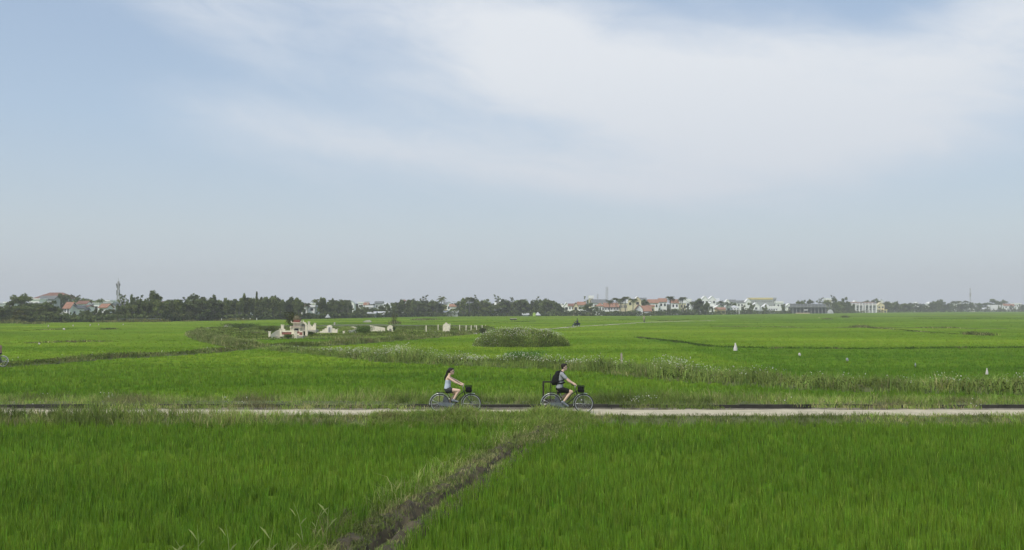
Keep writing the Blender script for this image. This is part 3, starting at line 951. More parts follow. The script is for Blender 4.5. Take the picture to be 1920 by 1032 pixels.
def person(label, pose, loc, rz=0, skin=M_SKIN, hair='short', top='tee', top_mat=M_TEE, bottom_mat=M_BLACK, female=False, glasses=True, voxel=0.011):
    """pose: joints in (x forward, z up); side offsets are added here. near side = -y"""
    V = lambda p, y: Vector((p[0], y, p[1]))
    sw, hw = (0.155, 0.085) if female else (0.185, 0.09)
    k = 0.88 if female else 1.0
    hip, neck, head = pose['hip'], pose['neck'], pose['head']
    sh = pose['shoulder']
    b = MB()
    # trunk
    mid = ((hip[0] * 0.5 + sh[0] * 0.5), (hip[1] * 0.5 + sh[1] * 0.5))
    for s in (-1, 1):
        b.cap(V(hip, s * 0.06), V(mid, s * 0.045), 0.115 * k, 0.098 * k)
        b.cap(V(mid, s * 0.045), V((sh[0] - 0.01, sh[1] - 0.06), s * 0.075), 0.098 * k, 0.105 * k)
        b.cap(V((sh[0], sh[1]), s * 0.04), V(sh, s * (sw - 0.02)), 0.075 * k, 0.062 * k)
    b.cap(V((sh[0], sh[1] + 0.01), 0), V(neck, 0), 0.062 * k, 0.052 * k)
    hd = Vector((head[0], 0, head[1]))
    b.cap(V(neck, 0), hd + Vector((-0.02, 0, -0.05)), 0.052 * k, 0.05 * k)
    # head: skull, face, jaw, nose, lips, ears
    b.ell(hd + Vector((-0.012, 0, 0.022)), (0.098, 0.077, 0.100), 16, 12)
    b.ell(hd + Vector((0.022, 0, -0.045)), (0.062, 0.056, 0.070), 14, 10)
    b.ell(hd + Vector((0.062, 0, -0.088)), (0.024, 0.026, 0.020))
    b.cap(hd + Vector((0.080, 0, 0.008)), hd + Vector((0.104, 0, -0.022)), 0.011, 0.014)
    b.ell(hd + Vector((0.080, 0, -0.058)), (0.012, 0.022, 0.010))
    for s in (-1, 1):
        b.ell(hd + Vector((-0.008, s * 0.078, -0.012)), (0.020, 0.010, 0.030))
    # arms and hands
    for s, tg in ((-1, 'near'), (1, 'far')):
        el, ha = pose['elbow_' + tg], pose['hand_' + tg]
        S0, E0, H0 = V(sh, s * sw), V(el, s * (sw + 0.06)), V(ha, s * 0.235)
        b.cap(S0, E0, 0.050 * k, 0.040 * k)
        W0 = H0 + (E0 - H0).normalized() * 0.075
        b.cap(E0, W0, 0.040 * k, 0.026 * k)
        d = (H0 - W0).normalized()
        b.cap(W0, H0, 0.030 * k, 0.034 * k)
        b.ell(H0, (0.042, 0.036, 0.022))
        for q in range(4):      # fingers curl down round the grip
            y0 = H0.y + (q - 1.5) * 0.020
            l_ = (0.030, 0.036, 0.034, 0.027)[q]
            A = Vector((H0.x + 0.030, y0, H0.z + 0.006))
            B = A + Vector((l_, 0, -0.012)); C_ = B + Vector((0.004, 0, -0.030)); D_ = C_ + Vector((-0.022, 0, -0.012))
            b.cap(A, B, 0.0095, 0.009); b.cap(B, C_, 0.009, 0.0085); b.cap(C_, D_, 0.0085, 0.0075)
        b.cap(Vector((H0.x - 0.01, H0.y - s * 0.036, H0.z)), Vector((H0.x + 0.030, H0.y - s * 0.046, H0.z - 0.030)), 0.011, 0.009)
    # legs
    for s, tg in ((-1, 'near'), (1, 'far')):
        kn, an, to = pose['knee_' + tg], pose['ankle_' + tg], pose['toe_' + tg]
        Hh, K, A = V((hip[0] + 0.02, hip[1] - 0.02), s * hw), V(kn, s * 0.11), V(an, s * 0.125)
        b.cap(Hh, K, 0.088 * (0.97 if female else 1), 0.056)
        calf = K.lerp(A, 0.32) - Vector((0.012, 0, 0))
        b.cap(K, calf, 0.054, 0.053 * k)
        b.cap(calf, A, 0.053 * k, 0.034)
    body = link('person', fuse(b, voxel), skin)
    body.location = loc
    body.rotation_euler = (0, 0, rz)
    tag(body, label, 'person')
    # shoes
    for s, tg in ((-1, 'near'), (1, 'far')):
        an, to = pose['ankle_' + tg], pose['toe_' + tg]
        A, T = V(an, s * 0.125), V(to, s * 0.13)
        d = (T - A).normalized()
        dn = Vector((d.z, 0, -d.x))
        if dn.z > 0: dn = -dn
        c = MB()
        heel = A + dn * 0.045 - d * 0.025
        c.cap(heel, T + dn * 0.01, 0.042, 0.032)
        c.cap(A + dn * 0.01, A + d * 0.05 + dn * 0.03, 0.045, 0.040)
        c.cap(heel + dn * 0.02, T + dn * 0.03, 0.030, 0.024)
        o = link('shoe', fuse(c, 0.012), M_SHOE, body)
    # hair
    h = MB()
    if hair == 'short':
        h.ell(hd + Vector((-0.030, 0, 0.038)), (0.097, 0.086, 0.098), 16, 12)
        h.ell(hd + Vector((0.020, 0, 0.088)), (0.080, 0.070, 0.042), 14, 10)
        h.ell(hd + Vector((-0.062, 0, -0.015)), (0.050, 0.070, 0.062), 14, 10)
    elif hair == 'ponytail':
        h.ell(hd + Vector((-0.030, 0, 0.030)), (0.098, 0.086, 0.100), 16, 12)
        h.ell(hd + Vector((0.015, 0, 0.082)), (0.078, 0.072, 0.038), 14, 10)
        p = [hd + Vector(v) for v in ((-0.10, 0, 0.03), (-0.145, 0, -0.03), (-0.165, 0, -0.11), (-0.215, 0, -0.21), (-0.235, 0, -0.30))]
        for i, (ra, rb) in enumerate(((0.045, 0.040), (0.040, 0.040), (0.040, 0.036), (0.036, 0.018))):
            h.cap(p[i], p[i + 1], ra, rb)
    elif hair == 'hat':
        h.ell(hd + Vector((0, 0, 0.06)), (0.115, 0.10, 0.075), 16, 10)
        h.ell(hd + Vector((0.02, 0, 0.05)), (0.175, 0.155, 0.018), 18, 8)
    else:       # helmet
        h.ell(hd + Vector((-0.01, 0, 0.05)), (0.135, 0.12, 0.115), 16, 12)
    link({'hat': 'hat', 'helmet': 'helmet'}.get(hair, 'hair'), fuse(h, 0.012, 3), {'hat': mats_hat(), 'helmet': M_BLACK}.get(hair, M_HAIR), body)
    # shirt
    t = MB()
    e = 0.014
    for s in (-1, 1):
        lo = (hip[0] - 0.0, hip[1] + 0.02)
        t.cap(V(lo, s * 0.055), V(mid, s * 0.048), 0.118 * k + e * 0.5, 0.100 * k + e)
        t.cap(V(mid, s * 0.048), V((sh[0] - 0.01, sh[1] - (0.085 if top == 'tank' else 0.055)), s * 0.075), 0.100 * k + e, (0.092 if top == 'tank' else 0.106) * k + e)
        if top != 'tank':
            t.cap(V(sh, s * 0.03), V(sh, s * (sw - 0.01)), 0.078 * k + e, 0.064 * k + e)
            el = pose['elbow_near' if s < 0 else 'elbow_far']
            S0, E0 = V(sh, s * sw), V(el, s * (sw + 0.06))
            if top == 'tee':
                t.cap(S0, S0.lerp(E0, 0.52), 0.056 * k + e, 0.050 * k + e)
            else:
                ha = V(pose['hand_near' if s < 0 else 'hand_far'], s * 0.235)
                t.cap(S0, E0, 0.056 * k + e, 0.046 * k + e)
                t.cap(E0, E0.lerp(ha, 0.75), 0.046 * k + e, 0.036 * k + e)
        else:
            t.cap(V((sh[0] - 0.02, sh[1] - 0.06), s * 0.075), V((sh[0] + 0.005, sh[1] + 0.045), s * 0.07), 0.022, 0.018)
            t.cap(V((sh[0] + 0.04, sh[1] - 0.08), s * 0.075), V((sh[0] + 0.01, sh[1] + 0.045), s * 0.07), 0.022, 0.018)
    link({'tank': 'tank_top', 'tee': 't_shirt', 'jacket': 'jacket'}[top], fuse(t, voxel), top_mat, body)
    # shorts or trousers
    q = MB()
    for s, tg in ((-1, 'near'), (1, 'far')):
        kn, an = pose['knee_' + tg], pose['ankle_' + tg]
        Hh, K, A = V((hip[0] + 0.02, hip[1] - 0.02), s * hw), V(kn, s * 0.11), V(an, s * 0.125)
        q.cap(V((hip[0], hip[1] + 0.01), s * 0.055), Hh, 0.122 * k + 0.006, 0.10 * k + 0.008)
        fr = pose.get('leg_cover', 0.6)
        if fr <= 1:
            q.cap(Hh, Hh.lerp(K, fr), 0.092 + 0.012, (0.088 - 0.032 * fr) + 0.026)
        else:
            q.cap(Hh, K, 0.104, 0.072); q.cap(K, A, 0.070, 0.05)
    link('shorts' if pose.get('leg_cover', 0.6) <= 1 else 'trousers', fuse(q, voxel), bottom_mat, body)
    if glasses:
        gl = MB()
        for s in (-1, 1):
            gl.ell(hd + Vector((0.086, s * 0.034, 0.006)), (0.010, 0.030, 0.021), 12, 8)
            gl.tube([hd + Vector((0.078, s * 0.066, 0.012)), hd + Vector((0.0, s * 0.083, 0.010))], 0.005, 5)
        gl.tube([hd + Vector((0.094, -0.012, 0.010)), hd + Vector((0.094, 0.012, 0.010))], 0.004, 5)
        gl.build('sunglasses', M_LENS, body, smooth=True)
    return body

def mats_hat():
    return mat('straw_hat', (0.55, 0.5, 0.38), 0.9, 0.1, 10)

def ring(mb, r, rr, seg=40, sides=6, c=(0, 0), y=0.0, a0=0, a1=360):
    closed = (a1 - a0) >= 360
    n = seg if closed else max(4, int(seg * (a1 - a0) / 360)) + 1
    pts = [(c[0] + r * math.cos(R(a0 + (a1 - a0) * i / (n if closed else n - 1))), y, c[1] + r * math.sin(R(a0 + (a1 - a0) * i / (n if closed else n - 1)))) for i in range(n)]
    mb.tube(pts, rr, sides, closed=closed)

def fender(mb, c, r, w, a0, a1, n=16):
    V, Fc = [], []
    for i in range(n + 1):
        a = R(a0 + (a1 - a0) * i / n)
        for rr, y in ((r - 0.008, -w), (r + 0.006, -w * 0.6), (r + 0.012, 0), (r + 0.006, w * 0.6), (r - 0.008, w), (r - 0.004, w * 0.6), (r + 0.001, 0), (r - 0.004, -w * 0.6)):
            V.append((c[0] + rr * math.cos(a), y, c[1] + rr * math.sin(a)))
        if i:
            p, q = (i - 1) * 8, i * 8
            Fc += [(p + j, q + j, q + (j + 1) % 8, p + (j + 1) % 8) for j in range(8)]
    Fc += [tuple(range(7, -1, -1)), tuple(n * 8 + j for j in range(8))]
    mb.add(V, Fc)

def bicycle(label, loc, wb=1.12, rz=0, crank=40, light=True, rack=True, seat=(0.30, 0.735), bb=(0.43, 0.30), group=None):
    t = empty('bicycle', loc, rz)
    tag(t, label, 'bicycle', group)
    rw = 0.335
    rh, fh = (0.0, rw + 0.01), (wb, rw + 0.01)
    for c in (rh, fh):
        mb = MB(); ring(mb, rw - 0.016, 0.017, 44, 8)
        w = mb.build('wheel', M_RUBBER, t, True); w.location = (c[0], 0, c[1])
        mb = MB(); ring(mb, rw - 0.042, 0.012, 44, 6); mb.build('rim', M_RIM, w, True)
        mb = MB()
        for i in range(32):
            a = 2 * math.pi * i / 32; s = 1 if i % 2 else -1
            b_ = a + (0.35 if (i // 2) % 2 else -0.35)
            mb.tube([(0.02 * math.cos(b_), s * 0.028, 0.02 * math.sin(b_)), ((rw - 0.045) * math.cos(a), 0, (rw - 0.045) * math.sin(a))], 0.0016, 4)
        mb.build('spokes', M_RIM, w)
        mb = MB(); mb.tube([(0, -0.05, 0), (0, -0.025, 0), (0, 0.025, 0), (0, 0.05, 0)], [0.012, 0.024, 0.024, 0.012], 10); mb.build('hub', M_CHROME, w)
    ht, hb = (wb - 0.275, 0.80), (wb - 0.215, 0.635)      # head tube
    fr = MB()
    fr.tube([(ht[0], 0, ht[1]), (hb[0], 0, hb[1])], 0.021, 8)
    # two curved step-through tubes
    fr.tube([(ht[0] + 0.01, 0, ht[1] - 0.03), (wb * 0.62, 0, 0.66), (wb * 0.5, 0, 0.49), (bb[0] - 0.035, 0, bb[1] + 0.13)], 0.014, 8)
    fr.tube([(hb[0] - 0.005, 0, hb[1] + 0.02), (wb * 0.66, 0, 0.51), (wb * 0.53, 0, 0.38), (bb[0], 0, bb[1])], 0.017, 8)
    st = (bb[0] + (seat[0] - bb[0]) * 0.62, bb[1] + (seat[1] - bb[1]) * 0.62)
    fr.tube([(bb[0], 0, bb[1]), (st[0], 0, st[1])], 0.016, 8)
    for s in (-1, 1):
        fr.tube([(bb[0], s * 0.03, bb[1]), (0.0, s * 0.062, rh[1])], 0.009, 6)
        fr.tube([(st[0], s * 0.02, st[1]), (0.0, s * 0.062, rh[1])], 0.008, 6)
        fr.tube([(hb[0] + 0.006, s * 0.045, hb[1] - 0.03), (wb - 0.075, s * 0.052, rh[1] + 0.10), (fh[0], s * 0.055, fh[1])], 0.011, 6)
    fr.tube([(hb[0] + 0.006, -0.05, hb[1] - 0.02), (hb[0] + 0.006, 0.05, hb[1] - 0.02)], 0.013, 6)
    fr.tube([(bb[0], -0.045, bb[1]), (bb[0], 0.045, bb[1])], 0.022, 10)
    fr.build('frame', M_FRAME, t, True)
    mb = MB(); fender(mb, rh, rw + 0.022, 0.026, 25, 185); 
    for s in (-1, 1):
        mb.tube([(0, s * 0.05, rh[1]), (-(rw + 0.02) * math.cos(R(25)), s * 0.026, rh[1] + (rw + 0.02) * math.sin(R(25)))], 0.0035, 5)
        mb.tube([(0, s * 0.05, rh[1]), (-(rw + 0.02) * math.cos(R(-3)), s * 0.026, rh[1] + (rw + 0.02) * math.sin(R(-3)))], 0.0035, 5)
    mb.build('rear_fender', M_CHROME, t, True)
    mb = MB(); fender(mb, fh, rw + 0.022, 0.024, 70, 190)
    for s in (-1, 1):
        mb.tube([(fh[0], s * 0.05, fh[1]), (fh[0] - (rw + 0.02), s * 0.024, fh[1])], 0.0035, 5)
    mb.build('front_fender', M_CHROME, t, True)
    # smoky skirt guard over the upper front of the rear wheel
    V = [(0.03, z[1]) for z in ()]
    mb = MB()
    for s in (-1, 1):
        pts = [(0.15, rh[1] + 0.27), (0.23, rh[1] + 0.22), (0.30, rh[1] + 0.10), (0.31, rh[1] - 0.02), (0.16, rh[1] + 0.0), (0.10, rh[1] + 0.10)]
        mb.prism_y(pts, s * 0.042 - 0.002, s * 0.042 + 0.002)
    mb.build('skirt_guard', M_GUARD, t)
    # chain case, crank, pedals
    mb = MB()
    n = 10
    o1 = [(bb[0] + 0.085 * math.cos(R(-90 + 180 * i / n)), bb[1] + 0.085 * math.sin(R(-90 + 180 * i / n))) for i in range(n + 1)]
    o2 = [(0.0 + 0.05 * math.cos(R(90 + 180 * i / n)), rh[1] - 0.005 + 0.05 * math.sin(R(90 + 180 * i / n))) for i in range(n + 1)]
    mb.prism_y(o1 + o2, -0.072, -0.060)
    mb.build('chain_case', M_GREY, t)
    cr = MB()
    a = R(crank)
    for s, aa in ((-1, a), (1, a + math.pi)):
        ex, ez = bb[0] + 0.165 * math.cos(aa), bb[1] + 0.165 * math.sin(aa)
        cr.tube([(bb[0], s * 0.082, bb[1]), (ex, s * 0.088, ez)], 0.010, 6)
        pd = MB().box(ex - 0.045, ex + 0.045, s * 0.135 - 0.04, s * 0.135 + 0.04, ez - 0.012, ez + 0.012)
        pd.build('pedal', M_BLACK, t)
    cr.tube([(bb[0], -0.085, bb[1]), (bb[0], 0.085, bb[1])], 0.012, 8)
    cr.build('crank', M_CHROME, t)
    # saddle on its post
    sa = MB()
    sa.cap((seat[0] - 0.06, -0.045, seat[1]), (seat[0] + 0.02, -0.025, seat[1]), 0.042, 0.030)
    sa.cap((seat[0] - 0.06, 0.045, seat[1]), (seat[0] + 0.02, 0.025, seat[1]), 0.042, 0.030)
    sa.cap((seat[0] - 0.02, 0, seat[1] + 0.002), (seat[0] + 0.15, 0, seat[1] + 0.004), 0.036, 0.022)
    s_ = link('saddle', fuse(sa, 0.011), M_BLACK, t)
    MB().tube([(st[0], 0, st[1]), (seat[0], 0, seat[1] - 0.02)], 0.0125, 8).build('seat_post', M_CHROME, t, True)
    # handlebar
    hb_ = MB()
    hb_.tube([(ht[0], 0, ht[1]), (ht[0] - 0.03, 0, ht[1] + 0.10), (ht[0] - 0.035, 0, ht[1] + 0.125)], 0.013, 8)
    for s in (-1, 1):
        hb_.tube([(ht[0] - 0.03, 0, ht[1] + 0.11), (ht[0] - 0.02, s * 0.10, ht[1] + 0.12), (ht[0] - 0.02, s * 0.20, ht[1] + 0.19), (ht[0] - 0.05, s * 0.235, ht[1] + 0.205)], 0.0115, 8)
    hb_.build('handlebar', M_CHROME, t, True)
    for s in (-1, 1):
        MB().tube([(ht[0] - 0.04, s * 0.232, ht[1] + 0.204), (ht[0] - 0.15, s * 0.245, ht[1] + 0.195)], 0.016, 8).build('grip', M_BLACK, t, True)
    # wire basket
    bk = MB()
    x0, x1, z0, z1 = wb - 0.215, wb + 0.015, 0.725, 0.965
    lo = [(x0 + 0.03, -0.12), (x1 - 0.03, -0.12), (x1 - 0.03, 0.12), (x0 + 0.03, 0.12)]
    up = [(x0, -0.16), (x1, -0.16), (x1, 0.16), (x0, 0.16)]
    for i in range(4):
        A, B, C_, D_ = lo[i], lo[(i + 1) % 4], up[(i + 1) % 4], up[i]
        n = 9
        for j in range(n + 1):
            f = j / n
            bk.tube([(A[0] + (B[0] - A[0]) * f, A[1] + (B[1] - A[1]) * f, z0), (D_[0] + (C_[0] - D_[0]) * f, D_[1] + (C_[1] - D_[1]) * f, z1)], 0.0030, 4)
        for j in range(9):
            f = j / 8
            p = [(A[0] + (D_[0] - A[0]) * f, A[1] + (D_[1] - A[1]) * f, z0 + (z1 - z0) * f), (B[0] + (C_[0] - B[0]) * f, B[1] + (C_[1] - B[1]) * f, z0 + (z1 - z0) * f)]
            bk.tube(p, 0.006 if j == 8 else 0.0030, 4)
    for j in range(8):
        f = j / 7
        bk.tube([(lo[0][0] + (lo[1][0] - lo[0][0]) * f, -0.12, z0), (lo[0][0] + (lo[1][0] - lo[0][0]) * f, 0.12, z0)], 0.003, 4)
    for s in (-1, 1):
        bk.tube([(wb - 0.05, s * 0.06, z0), (fh[0], s * 0.06, fh[1])], 0.004, 5)
    bk.tube([(ht[0] + 0.01, 0, ht[1] - 0.02), (x0 + 0.02, 0, z0 + 0.05)], 0.008, 5)
    bk.build('basket', M_BLACK, t)
    if rack:
        rk = MB()
        for s in (-1, 1):
            rk.tube([(-0.14, s * 0.06, 0.735), (0.22, s * 0.06, 0.735)], 0.007, 5)
            rk.tube([(-0.03, s * 0.062, 0.735), (0.0, s * 0.062, rh[1])], 0.006, 5)
        for x in (-0.14, -0.08, -0.02, 0.04, 0.10, 0.16):
            rk.tube([(x, -0.06, 0.735), (x, 0.06, 0.735)], 0.006, 5)
        rk.tube([(0.22, -0.06, 0.735), (st[0], 0, st[1] - 0.02)], 0.006, 5)
        rk.build('rack', M_BLACK, t)
    if light:
        MB().ell((wb - 0.09, -0.075, rh[1] + 0.13), (0.028, 0.024, 0.024)).build('lamp', M_CHROME, t, True)
    return t

YB = 33.15
SC = F / YB
def bx(px): return (px - CX) / SC
wx, mx_ = bx(825.3), bx(1033.4)
bw = bicycle('dark city bicycle with an empty looking mesh basket ridden by the woman in white', (wx, YB, 0.01), 1.09, crank=40, light=False)
bm = bicycle('dark city bicycle with a small front lamp ridden by the man with the backpack', (mx_, YB, 0.01), 1.12, crank=-22, light=True)
bw['label'] = 'dark city bicycle with chrome fenders ridden by the woman'
bm['label'] = 'dark city bicycle with a front lamp ridden by the man'
woman = person('woman in pale tank top and dark shorts riding with a long dark ponytail', dict(
    hip=(0.255, 0.845), shoulder=(0.30, 1.245), neck=(0.325, 1.33), head=(0.395, 1.455),
    elbow_near=(0.56, 1.085), hand_near=(0.755, 1.005), elbow_far=(0.57, 1.11), hand_far=(0.755, 1.01),
    knee_near=(0.665, 0.80), ankle_near=(0.485, 0.50), toe_near=(0.635, 0.435),
    knee_far=(0.575, 0.68), ankle_far=(0.27, 0.33), toe_far=(0.40, 0.235), leg_cover=0.22),
    (wx, YB, 0.01), hair='ponytail', top='tank', top_mat=M_TANK, bottom_mat=M_SHORTS, female=True)
man = person('man in grey t-shirt and black shorts riding with sunglasses and short dark hair', dict(
    hip=(0.275, 0.865), shoulder=(0.36, 1.36), neck=(0.395, 1.46), head=(0.455, 1.595),
    elbow_near=(0.60, 1.125), hand_near=(0.79, 1.012), elbow_far=(0.61, 1.14), hand_far=(0.79, 1.015),
    knee_near=(0.69, 0.76), ankle_near=(0.42, 0.43), toe_near=(0.575, 0.285),
    knee_far=(0.65, 0.74), ankle_far=(0.29, 0.47), toe_far=(0.36, 0.345), leg_cover=0.62),
    (mx_, YB, 0.01), top='tee', top_mat=M_TEE, bottom_mat=M_BLACK, female=False)
# backpack worn by the man
bp = MB()
bp.cap((0.16, -0.07, 1.10), (0.225, -0.07, 1.38), 0.115, 0.095)
bp.cap((0.16, 0.07, 1.10), (0.225, 0.07, 1.38), 0.115, 0.095)
bp.cap((0.08, -0.05, 1.07), (0.13, -0.05, 1.27), 0.095, 0.075)
bp.cap((0.08, 0.05, 1.07), (0.13, 0.05, 1.27), 0.095, 0.075)
bpo = link('backpack', fuse(bp, 0.013), M_BLACK, None)
bpo.location = (mx_, YB, 0.01)
tag(bpo, "black backpack on the cycling man's back with straps hanging down", 'backpack')
for s in (-1, 1):
    MB().tube([(0.20, s * 0.11, 1.44), (0.33, s * 0.125, 1.472), (0.44, s * 0.125, 1.40), (0.475, s * 0.12, 1.27), (0.42, s * 0.16, 1.16), (0.22, s * 0.16, 1.12)], 0.019, 6).build('shoulder_strap', M_BLACK, bpo, True)
MB().tube([(0.20, -0.15, 1.06), (0.33, -0.165, 1.05), (0.43, -0.09, 1.07), (0.45, 0, 1.07), (0.43, 0.09, 1.07), (0.33, 0.165, 1.05), (0.20, 0.15, 1.06)], 0.03, 6).build('waist_strap', M_BLACK, bpo, True)
MB().tube([(0.02, -0.06, 1.02), (-0.03, -0.07, 0.92), (-0.075, -0.07, 0.83)], 0.006, 5).build('loose_strap', M_BLACK, bpo)
MB().tube([(0.04, 0.05, 1.0), (0.02, 0.05, 0.86), (0.0, 0.05, 0.79)], 0.006, 5).build('loose_strap', M_BLACK, bpo)
# things carried in the baskets
def bag(label, x0, x1, loc, h=0.19):
    b = MB()
    b.cap((x0 + 0.055, -0.05, 0.80), (x1 - 0.055, -0.05, 0.79), 0.062, 0.06)
    b.cap((x0 + 0.055, 0.05, 0.80), (x1 - 0.055, 0.05, 0.79), 0.062, 0.06)
    b.cap((x0 + 0.07, -0.02, 0.80 + h * 0.4), (x1 - 0.07, 0.02, 0.80 + h * 0.45), 0.06, 0.05)
    o = link('bag', fuse(b, 0.013), M_BLACK, None)
    o.location = loc
    tag(o, label, 'bag')
bag("soft black bag lying in the basket of the man's bicycle", 0.905, 1.135, (mx_, YB, 0.01), 0.21)
bag("soft black bag lying in the basket of the woman's bicycle", 0.875, 1.105, (wx, YB, 0.01), 0.15)

# rider leaving the picture at the left edge
lx_, ly_ = P(5.0, 688.5, 0.0)
lx_, ly_ = float(lx_), float(ly_)
bicycle('distant bicycle cut off by the left edge of the picture', (lx_, ly_, 0.0), 1.1, rz=math.pi, light=False, rack=False)
person('distant rider in a pink top cut off by the left edge of the picture', dict(
    hip=(0.22, 0.845), shoulder=(0.24, 1.26), neck=(0.27, 1.36), head=(0.33, 1.48),
    elbow_near=(0.50, 1.09), hand_near=(0.76, 1.0), elbow_far=(0.50, 1.09), hand_far=(0.76, 1.0),
    knee_near=(0.62, 0.80), ankle_near=(0.48, 0.46), toe_near=(0.62, 0.40),
    knee_far=(0.58, 0.68), ankle_far=(0.28, 0.33), toe_far=(0.40, 0.25), leg_cover=1.1),
    (lx_, ly_, 0.0), rz=math.pi, top='jacket', top_mat=M_PINK, hair='short', bottom_mat=M_BLACK, glasses=False, voxel=0.016)

# sluice gate of the canal behind the man
gy = CAN1 + 0.12
gs = F / gy
def gx_(px): return (px - CX) / gs
sg = empty('sluice_gate', (gx_(1032), gy, 0))
tag(sg, 'rusty dark sluice gate frame with a screw rod behind the man', 'sluice gate')
M_IRON = mat('dark_iron', (0.028, 0.022, 0.016), 0.7, 0.35, 8)
zt = ZW(714.5, gy)
for px in (1018.5, 1045.5):
    x = gx_(px) - gx_(1032)
    MB().box(x - 0.03, x + 0.03, -0.03, 0.03, -0.3, zt - 0.055).build('post', M_IRON, sg)
MB().box(gx_(1018.5) - gx_(1032) - 0.03, gx_(1045.5) - gx_(1032) + 0.03, -0.032, 0.032, zt - 0.054, zt).build('crossbar', M_IRON, sg)
MB().tube([(0, 0, 0.1), (0, 0, ZW(701, gy))], 0.011, 8).build('screw_rod', M_IRON, sg)
MB().box(gx_(1019.5) - gx_(1032), gx_(1044.5) - gx_(1032), -0.018, 0.018, -0.25, ZW(748, gy)).build('gate_plate', M_IRON, sg)

# two motor scooters and their riders on the far path
def scooter(label, loc, rz, body_m):
    t = empty('scooter', loc, rz)
    tag(t, label, 'scooter')
    for x in (0, 1.22):
        mb = MB(); ring(mb, 0.22, 0.055, 20, 8)
        w = mb.build('wheel', M_RUBBER, t, True); w.location = (x, 0, 0.28)
        MB().tube([(0, -0.04, 0), (0, 0.04, 0)], 0.13, 12).build('rim', M_RIM, w)
    b = MB()
    b.cap((-0.25, 0, 0.62), (0.35, 0, 0.60), 0.13, 0.14); b.cap((0.3, 0, 0.45), (0.75, 0, 0.36), 0.12, 0.10)
    b.cap((0.80, 0, 0.42), (0.98, 0, 0.92), 0.13, 0.10); b.cap((1.2, 0, 0.50), (1.05, 0, 0.62), 0.09, 0.08)
    link('body', fuse(b, 0.03), body_m, t)
    b = MB(); b.cap((-0.2, 0, 0.76), (0.5, 0, 0.75), 0.10, 0.09); link('seat', fuse(b, 0.03), M_BLACK, t)
    MB().tube([(0.93, -0.32, 1.02), (1.0, -0.1, 0.98), (1.0, 0.1, 0.98), (0.93, 0.32, 1.02)], 0.018, 6).build('handlebar', M_BLACK, t, True)
    for s in (-1, 1):
        MB().tube([(1.0, s * 0.07, 0.8), (1.22, s * 0.07, 0.28)], 0.02, 6).build('fork', M_GREY, t)
        MB().tube([(0.98, s * 0.22, 1.0), (0.99, s * 0.3, 1.18)], 0.008, 5).add(*_mirror(s)).build('mirror', M_BLACK, t)
    return t
def _mirror(s):
    m = MB().ell((0.99, s * 0.31, 1.21), (0.015, 0.055, 0.035))
    return m.v, m.f
ride = dict(hip=(0.2, 0.92), shoulder=(0.27, 1.36), neck=(0.29, 1.46), head=(0.33, 1.58), elbow_near=(0.45, 1.18), hand_near=(0.86, 1.08),
            elbow_far=(0.45, 1.18), hand_far=(0.86, 1.08), knee_near=(0.62, 0.86), ankle_near=(0.62, 0.46), toe_near=(0.80, 0.42),
            knee_far=(0.62, 0.86), ankle_far=(0.62, 0.46), toe_far=(0.80, 0.42), leg_cover=1.1)
for px, Y, rz, lab1, lab2, tm, hr, zz in (
    (1085, 197, R(200), 'dark motor scooter on the far path behind the grave mound', 'motor scooter rider in dark jacket and helmet on the far path', mat('navy_cloth', (0.03, 0.04, 0.07), 0.9), 'helmet', -0.25),
    (1207, 246, R(75), 'pale motor scooter at the far end of the field path', 'rider in beige jacket and pale hat at the far end of the path', mat('beige_cloth', (0.42, 0.36, 0.25), 0.9), 'hat', 0.0)):
    scooter(lab1, (XW(px, Y), Y, zz), rz, tm)
    person(lab2, ride, (XW(px, Y), Y, zz), rz, skin=M_SKIN2, hair=hr, top='jacket', top_mat=tm, bottom_mat=M_BLACK if hr == 'helmet' else tm, glasses=False, voxel=0.03)

# ---------------------------------------------------------------- graves, posts, field markers
M_CREAM = mat('cream_plaster', (0.80, 0.74, 0.57), 0.85, 0.14, 3.0, bump=0.1)
M_RED = mat('faded_red_paint', (0.27, 0.11, 0.085), 0.85, 0.3, 6.0)
M_MOSS = mat('mossy_tile', (0.17, 0.15, 0.09), 0.9, 0.4, 5.0)
M_STONE = mat('grey_stone', (0.26, 0.26, 0.24), 0.85, 0.2, 4.0)
M_SLAB = mat('pale_slab', (0.48, 0.45, 0.38), 0.9, 0.2, 2.0)

def pillar(mb, x, y, w, z0, z1):
    mb.box(x - w / 2, x + w / 2, y - w / 2, y + w / 2, z0, z1 - 0.08)
    mb.box(x - w / 2 - 0.04, x + w / 2 + 0.04, y - w / 2 - 0.04, y + w / 2 + 0.04, z1 - 0.08, z1)
    return mb

# the big tomb with the tiered shrine
TY = 120.0
k = TY / F
def tx(px): return XW(px, TY) - XW(536, TY)
def tz(py, dy=0.0): return CAMZ + (578 - py) / F * (TY + dy)
tomb = empty('tomb', (XW(536, TY), TY, -0.1))
tag(tomb, 'cream walled tomb with a tiered red shrine, leftmost grave', 'tomb')
def sub(name, mb, m, parent=tomb, dz=0.1):
    o = mb.build(name, m, parent)
    o.location = (0, 0, dz)
    return o
sub('base', MB().box(tx(508), tx(566), 0.6, 4.6, -0.3, 0.12), M_SLAB)
for px, dy, t_, w in ((506.3, 0.0, 621.5, 0.24), (556, -0.1, 620.0, 0.24), (516, 4.2, 609, 0.33), (565.2, 3.0, 609.5, 0.30), (522.7, 1.3, 616.5, 0.27), (545, 1.3, 616.5, 0.27)):
    sub('pillar', pillar(MB(), tx(px) * (TY + dy) / TY, dy, w, -0.3, tz(t_, dy)), M_CREAM)
